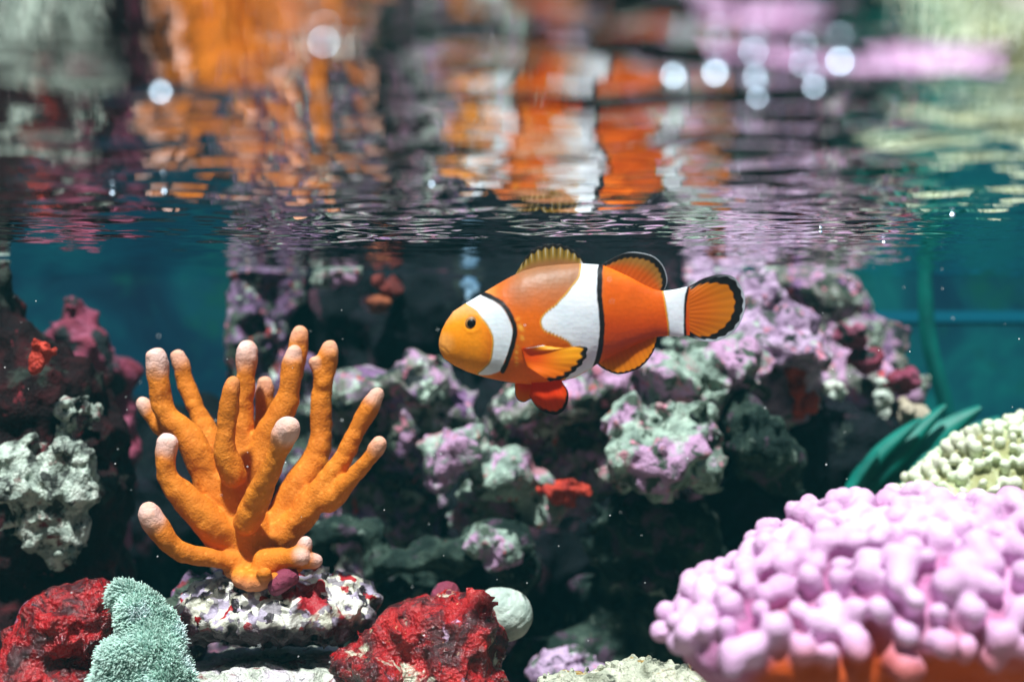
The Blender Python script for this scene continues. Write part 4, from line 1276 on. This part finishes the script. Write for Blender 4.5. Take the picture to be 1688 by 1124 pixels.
def c_pect(x, y, s, t, e, ray):
    c = mix(np.broadcast_to(np.array([0.82, 0.08, 0.003]), x.shape + (3,)).copy(), (0.92, 0.40, 0.008), sstep(0.15, 0.75, t) * sstep(1.05, 0.45, s))
    c = mix(c, (0.86, 0.20, 0.005), sstep(0.45, 0.95, s) * 0.6)
    c = mix(c, (0.62, 0.16, 0.004), sstep(0.1, -0.9, ray) * 0.12)
    k = sstep(32, 21, e + 4 * ray) * sstep(0.30, 0.44, s)
    c = mix(c, BLK, k)
    c = mix(c, (0.85, 0.86, 0.84), sstep(9, 4, (s * 240)) * sstep(0.1, 0.3, t))
    return c
fin('pectoral_fin', [(522, 566), (530, 590), (536, 615), (548, 648)], [(620, 550), (720, 562), (800, 552), (830, 570), (816, 620), (772, 670), (718, 706), (655, 719)], c_pect,
    lambda s, t: -128 - 26 * t - 18 * np.sin(t * 3), 11, thick=6, ray_amp=0.35, ns_=200, scallop=0.014)

# eye: ball with a dark pupil and a thin amber iris
def eyeball(name, cx, cy, r, yy, flat, mat, parent):
    nu_, nv_ = 40, 20
    T, H = np.meshgrid(np.linspace(0, 2 * np.pi, nu_, endpoint=False), np.linspace(0.001, np.pi / 2, nv_), indexing='ij')
    x = cx + r * np.sin(H) * np.cos(T)
    y = cy + r * np.sin(H) * np.sin(T)
    d = yy - flat * np.cos(H)
    idx = np.arange(nu_ * nv_).reshape(nu_, nv_)
    Q = np.stack([idx[:, :-1], idx[:, 1:], np.roll(idx, -1, 0)[:, 1:], np.roll(idx, -1, 0)[:, :-1]], -1).reshape(-1, 4)
    return mesh(name, FZ(x.ravel(), y.ravel(), d.ravel()), Q, mat, parent, loc=np.array(froot.location))
m, n, out = new_mat('fish_iris')
tc = N(n, 'ShaderNodeTexCoord')
bsdf(n, out, ramp(n, noise(n, tc.outputs['Object'], 60, 3), [(0.35, (0.2, 0.09, 0.03)), (0.65, (0.4, 0.2, 0.06))]), 0.4, 0.25)
M_iris = m
m, n, out = new_mat('fish_pupil')
bsdf(n, out, (0.003, 0.003, 0.004), 0.35, 0.25)
M_pupil = m
ye = -float(np.interp(288, sx_, tk)) * 0.93
e_ = eyeball('eye', 288, 447, 33, ye + 4, 13, M_iris, froot)
eyeball('pupil', 287, 447, 24, ye + 0.5, 14, M_pupil, e_)

# ------------------------------------------------------------------ lamp glints as added metal discs under the surface, drifting specks
m, n, out = new_mat('glint_disc')
bsdf(n, out, (0.66, 0.83, 1.0), 0.34, 0.8).inputs['Metallic'].default_value = 1.0
M_glint = m
nu_, nv_ = 20, 12
T, H = np.meshgrid(np.linspace(0, 2 * np.pi, nu_, endpoint=False), np.linspace(0.01, np.pi - 0.01, nv_), indexing='ij')
sph = np.stack([np.sin(H) * np.cos(T), np.sin(H) * np.sin(T), np.cos(H) * 0.8], -1).reshape(-1, 3)
idx = np.arange(nu_ * nv_).reshape(nu_, nv_)
SQ = np.stack([idx[:, :-1], idx[:, 1:], np.roll(idx, -1, 0)[:, 1:], np.roll(idx, -1, 0)[:, :-1]], -1).reshape(-1, 4)
GLINTS = [(265, 146, 13, 'white glint disc above the left end of the orange reflection'), (535, 62, 14, 'lilac tinged glint disc alone near the top above the coral reflection'),
       (1110, 118, 14, 'bluish glint disc at the left end of the right cluster'), (1180, 112, 17, 'large bluish white glint disc second from the left in the right cluster'),
       (1243, 78, 13, 'dim glint disc at the top of the right cluster'), (1247, 122, 12, 'dim small glint disc in the middle of the right cluster'),
       (1252, 154, 14, 'white glint disc lowest in the right cluster'), (1328, 97, 15, 'white glint disc left of the brightest one'),
       (1345, 135, 15, 'bluish white glint disc below the brightest one'), (1388, 90, 20, 'brightest and largest white glint disc, right end of the cluster')]
SMALL = [(185, 316, 5, 'tiny bright glint disc under the surface near the left edge'), (270, 314, 5, 'tiny bright glint disc left of the orange coral reflection'), (547, 383, 5, 'tiny glint disc right above the pale lump on the reef'),
         (712, 302, 5, 'tiny bluish glint disc left of the fish reflection'), (775, 294, 5, 'tiny bluish glint disc under the white head band reflection'), (1353, 379, 6, 'tiny glint disc above the purple slope'),
         (1570, 350, 8, 'twin glint disc in the teal ripples at right'), (1457, 396, 6, 'tiny glint disc low in the teal ripples')]
for px, py, r, lb in GLINTS + SMALL:
    d = F_PX * WATER_Z / (CY - py)
    rw = r * d / F_PX * (0.6 if r > 9 else 0.5)
    c = np.array([(px - CX) / F_PX * d, d, WATER_Z - rw * 0.7])
    bn = np.array([0.10 * math.sin(px), -0.89, 0.45]); bn /= np.linalg.norm(bn)  # flattened and tilted to throw the sun's glint at the camera
    bu = np.cross(bn, [0, 0, 1]); bu /= np.linalg.norm(bu)
    bv = np.cross(bu, bn)
    c[2] = WATER_Z - rw * 1.15
    o = mesh('glint_disc', c + (sph[:, 0:1] * bu + sph[:, 1:2] * bv + sph[:, 2:3] * 0.4 * bn) * rw, SQ, M_glint)
    tag(o, lb, 'bubble', 'glint discs under the water surface')
rng = np.random.RandomState(12)
pv, pq = [], []
oct_ = np.array([(1, 0, 0), (-1, 0, 0), (0, 1, 0), (0, -1, 0), (0, 0, 1), (0, 0, -1)], float)
tri = [(0, 2, 4), (2, 1, 4), (1, 3, 4), (3, 0, 4), (2, 0, 5), (1, 2, 5), (3, 1, 5), (0, 3, 5)]
for i in range(110):
    d = rng.uniform(2.8, 5.0)
    c = P(rng.uniform(0, 1688), rng.uniform(440, 1110), d)
    if c[2] > WATER_Z - 0.03:
        continue
    r = rng.uniform(0.0012, 0.0026)
    pv.append(c + oct_ * r)
    pq += [[k + 6 * (len(pv) - 1) for k in t] for t in tri]
m, n, out = new_mat('white_speck')
bsdf(n, out, (0.8, 0.85, 0.85), 0.6, 0.2)
o = mesh('drifting_specks', np.concatenate(pv), np.array(pq), m)
tag(o, 'tiny white specks drifting in the water', 'specks', None, 'stuff')
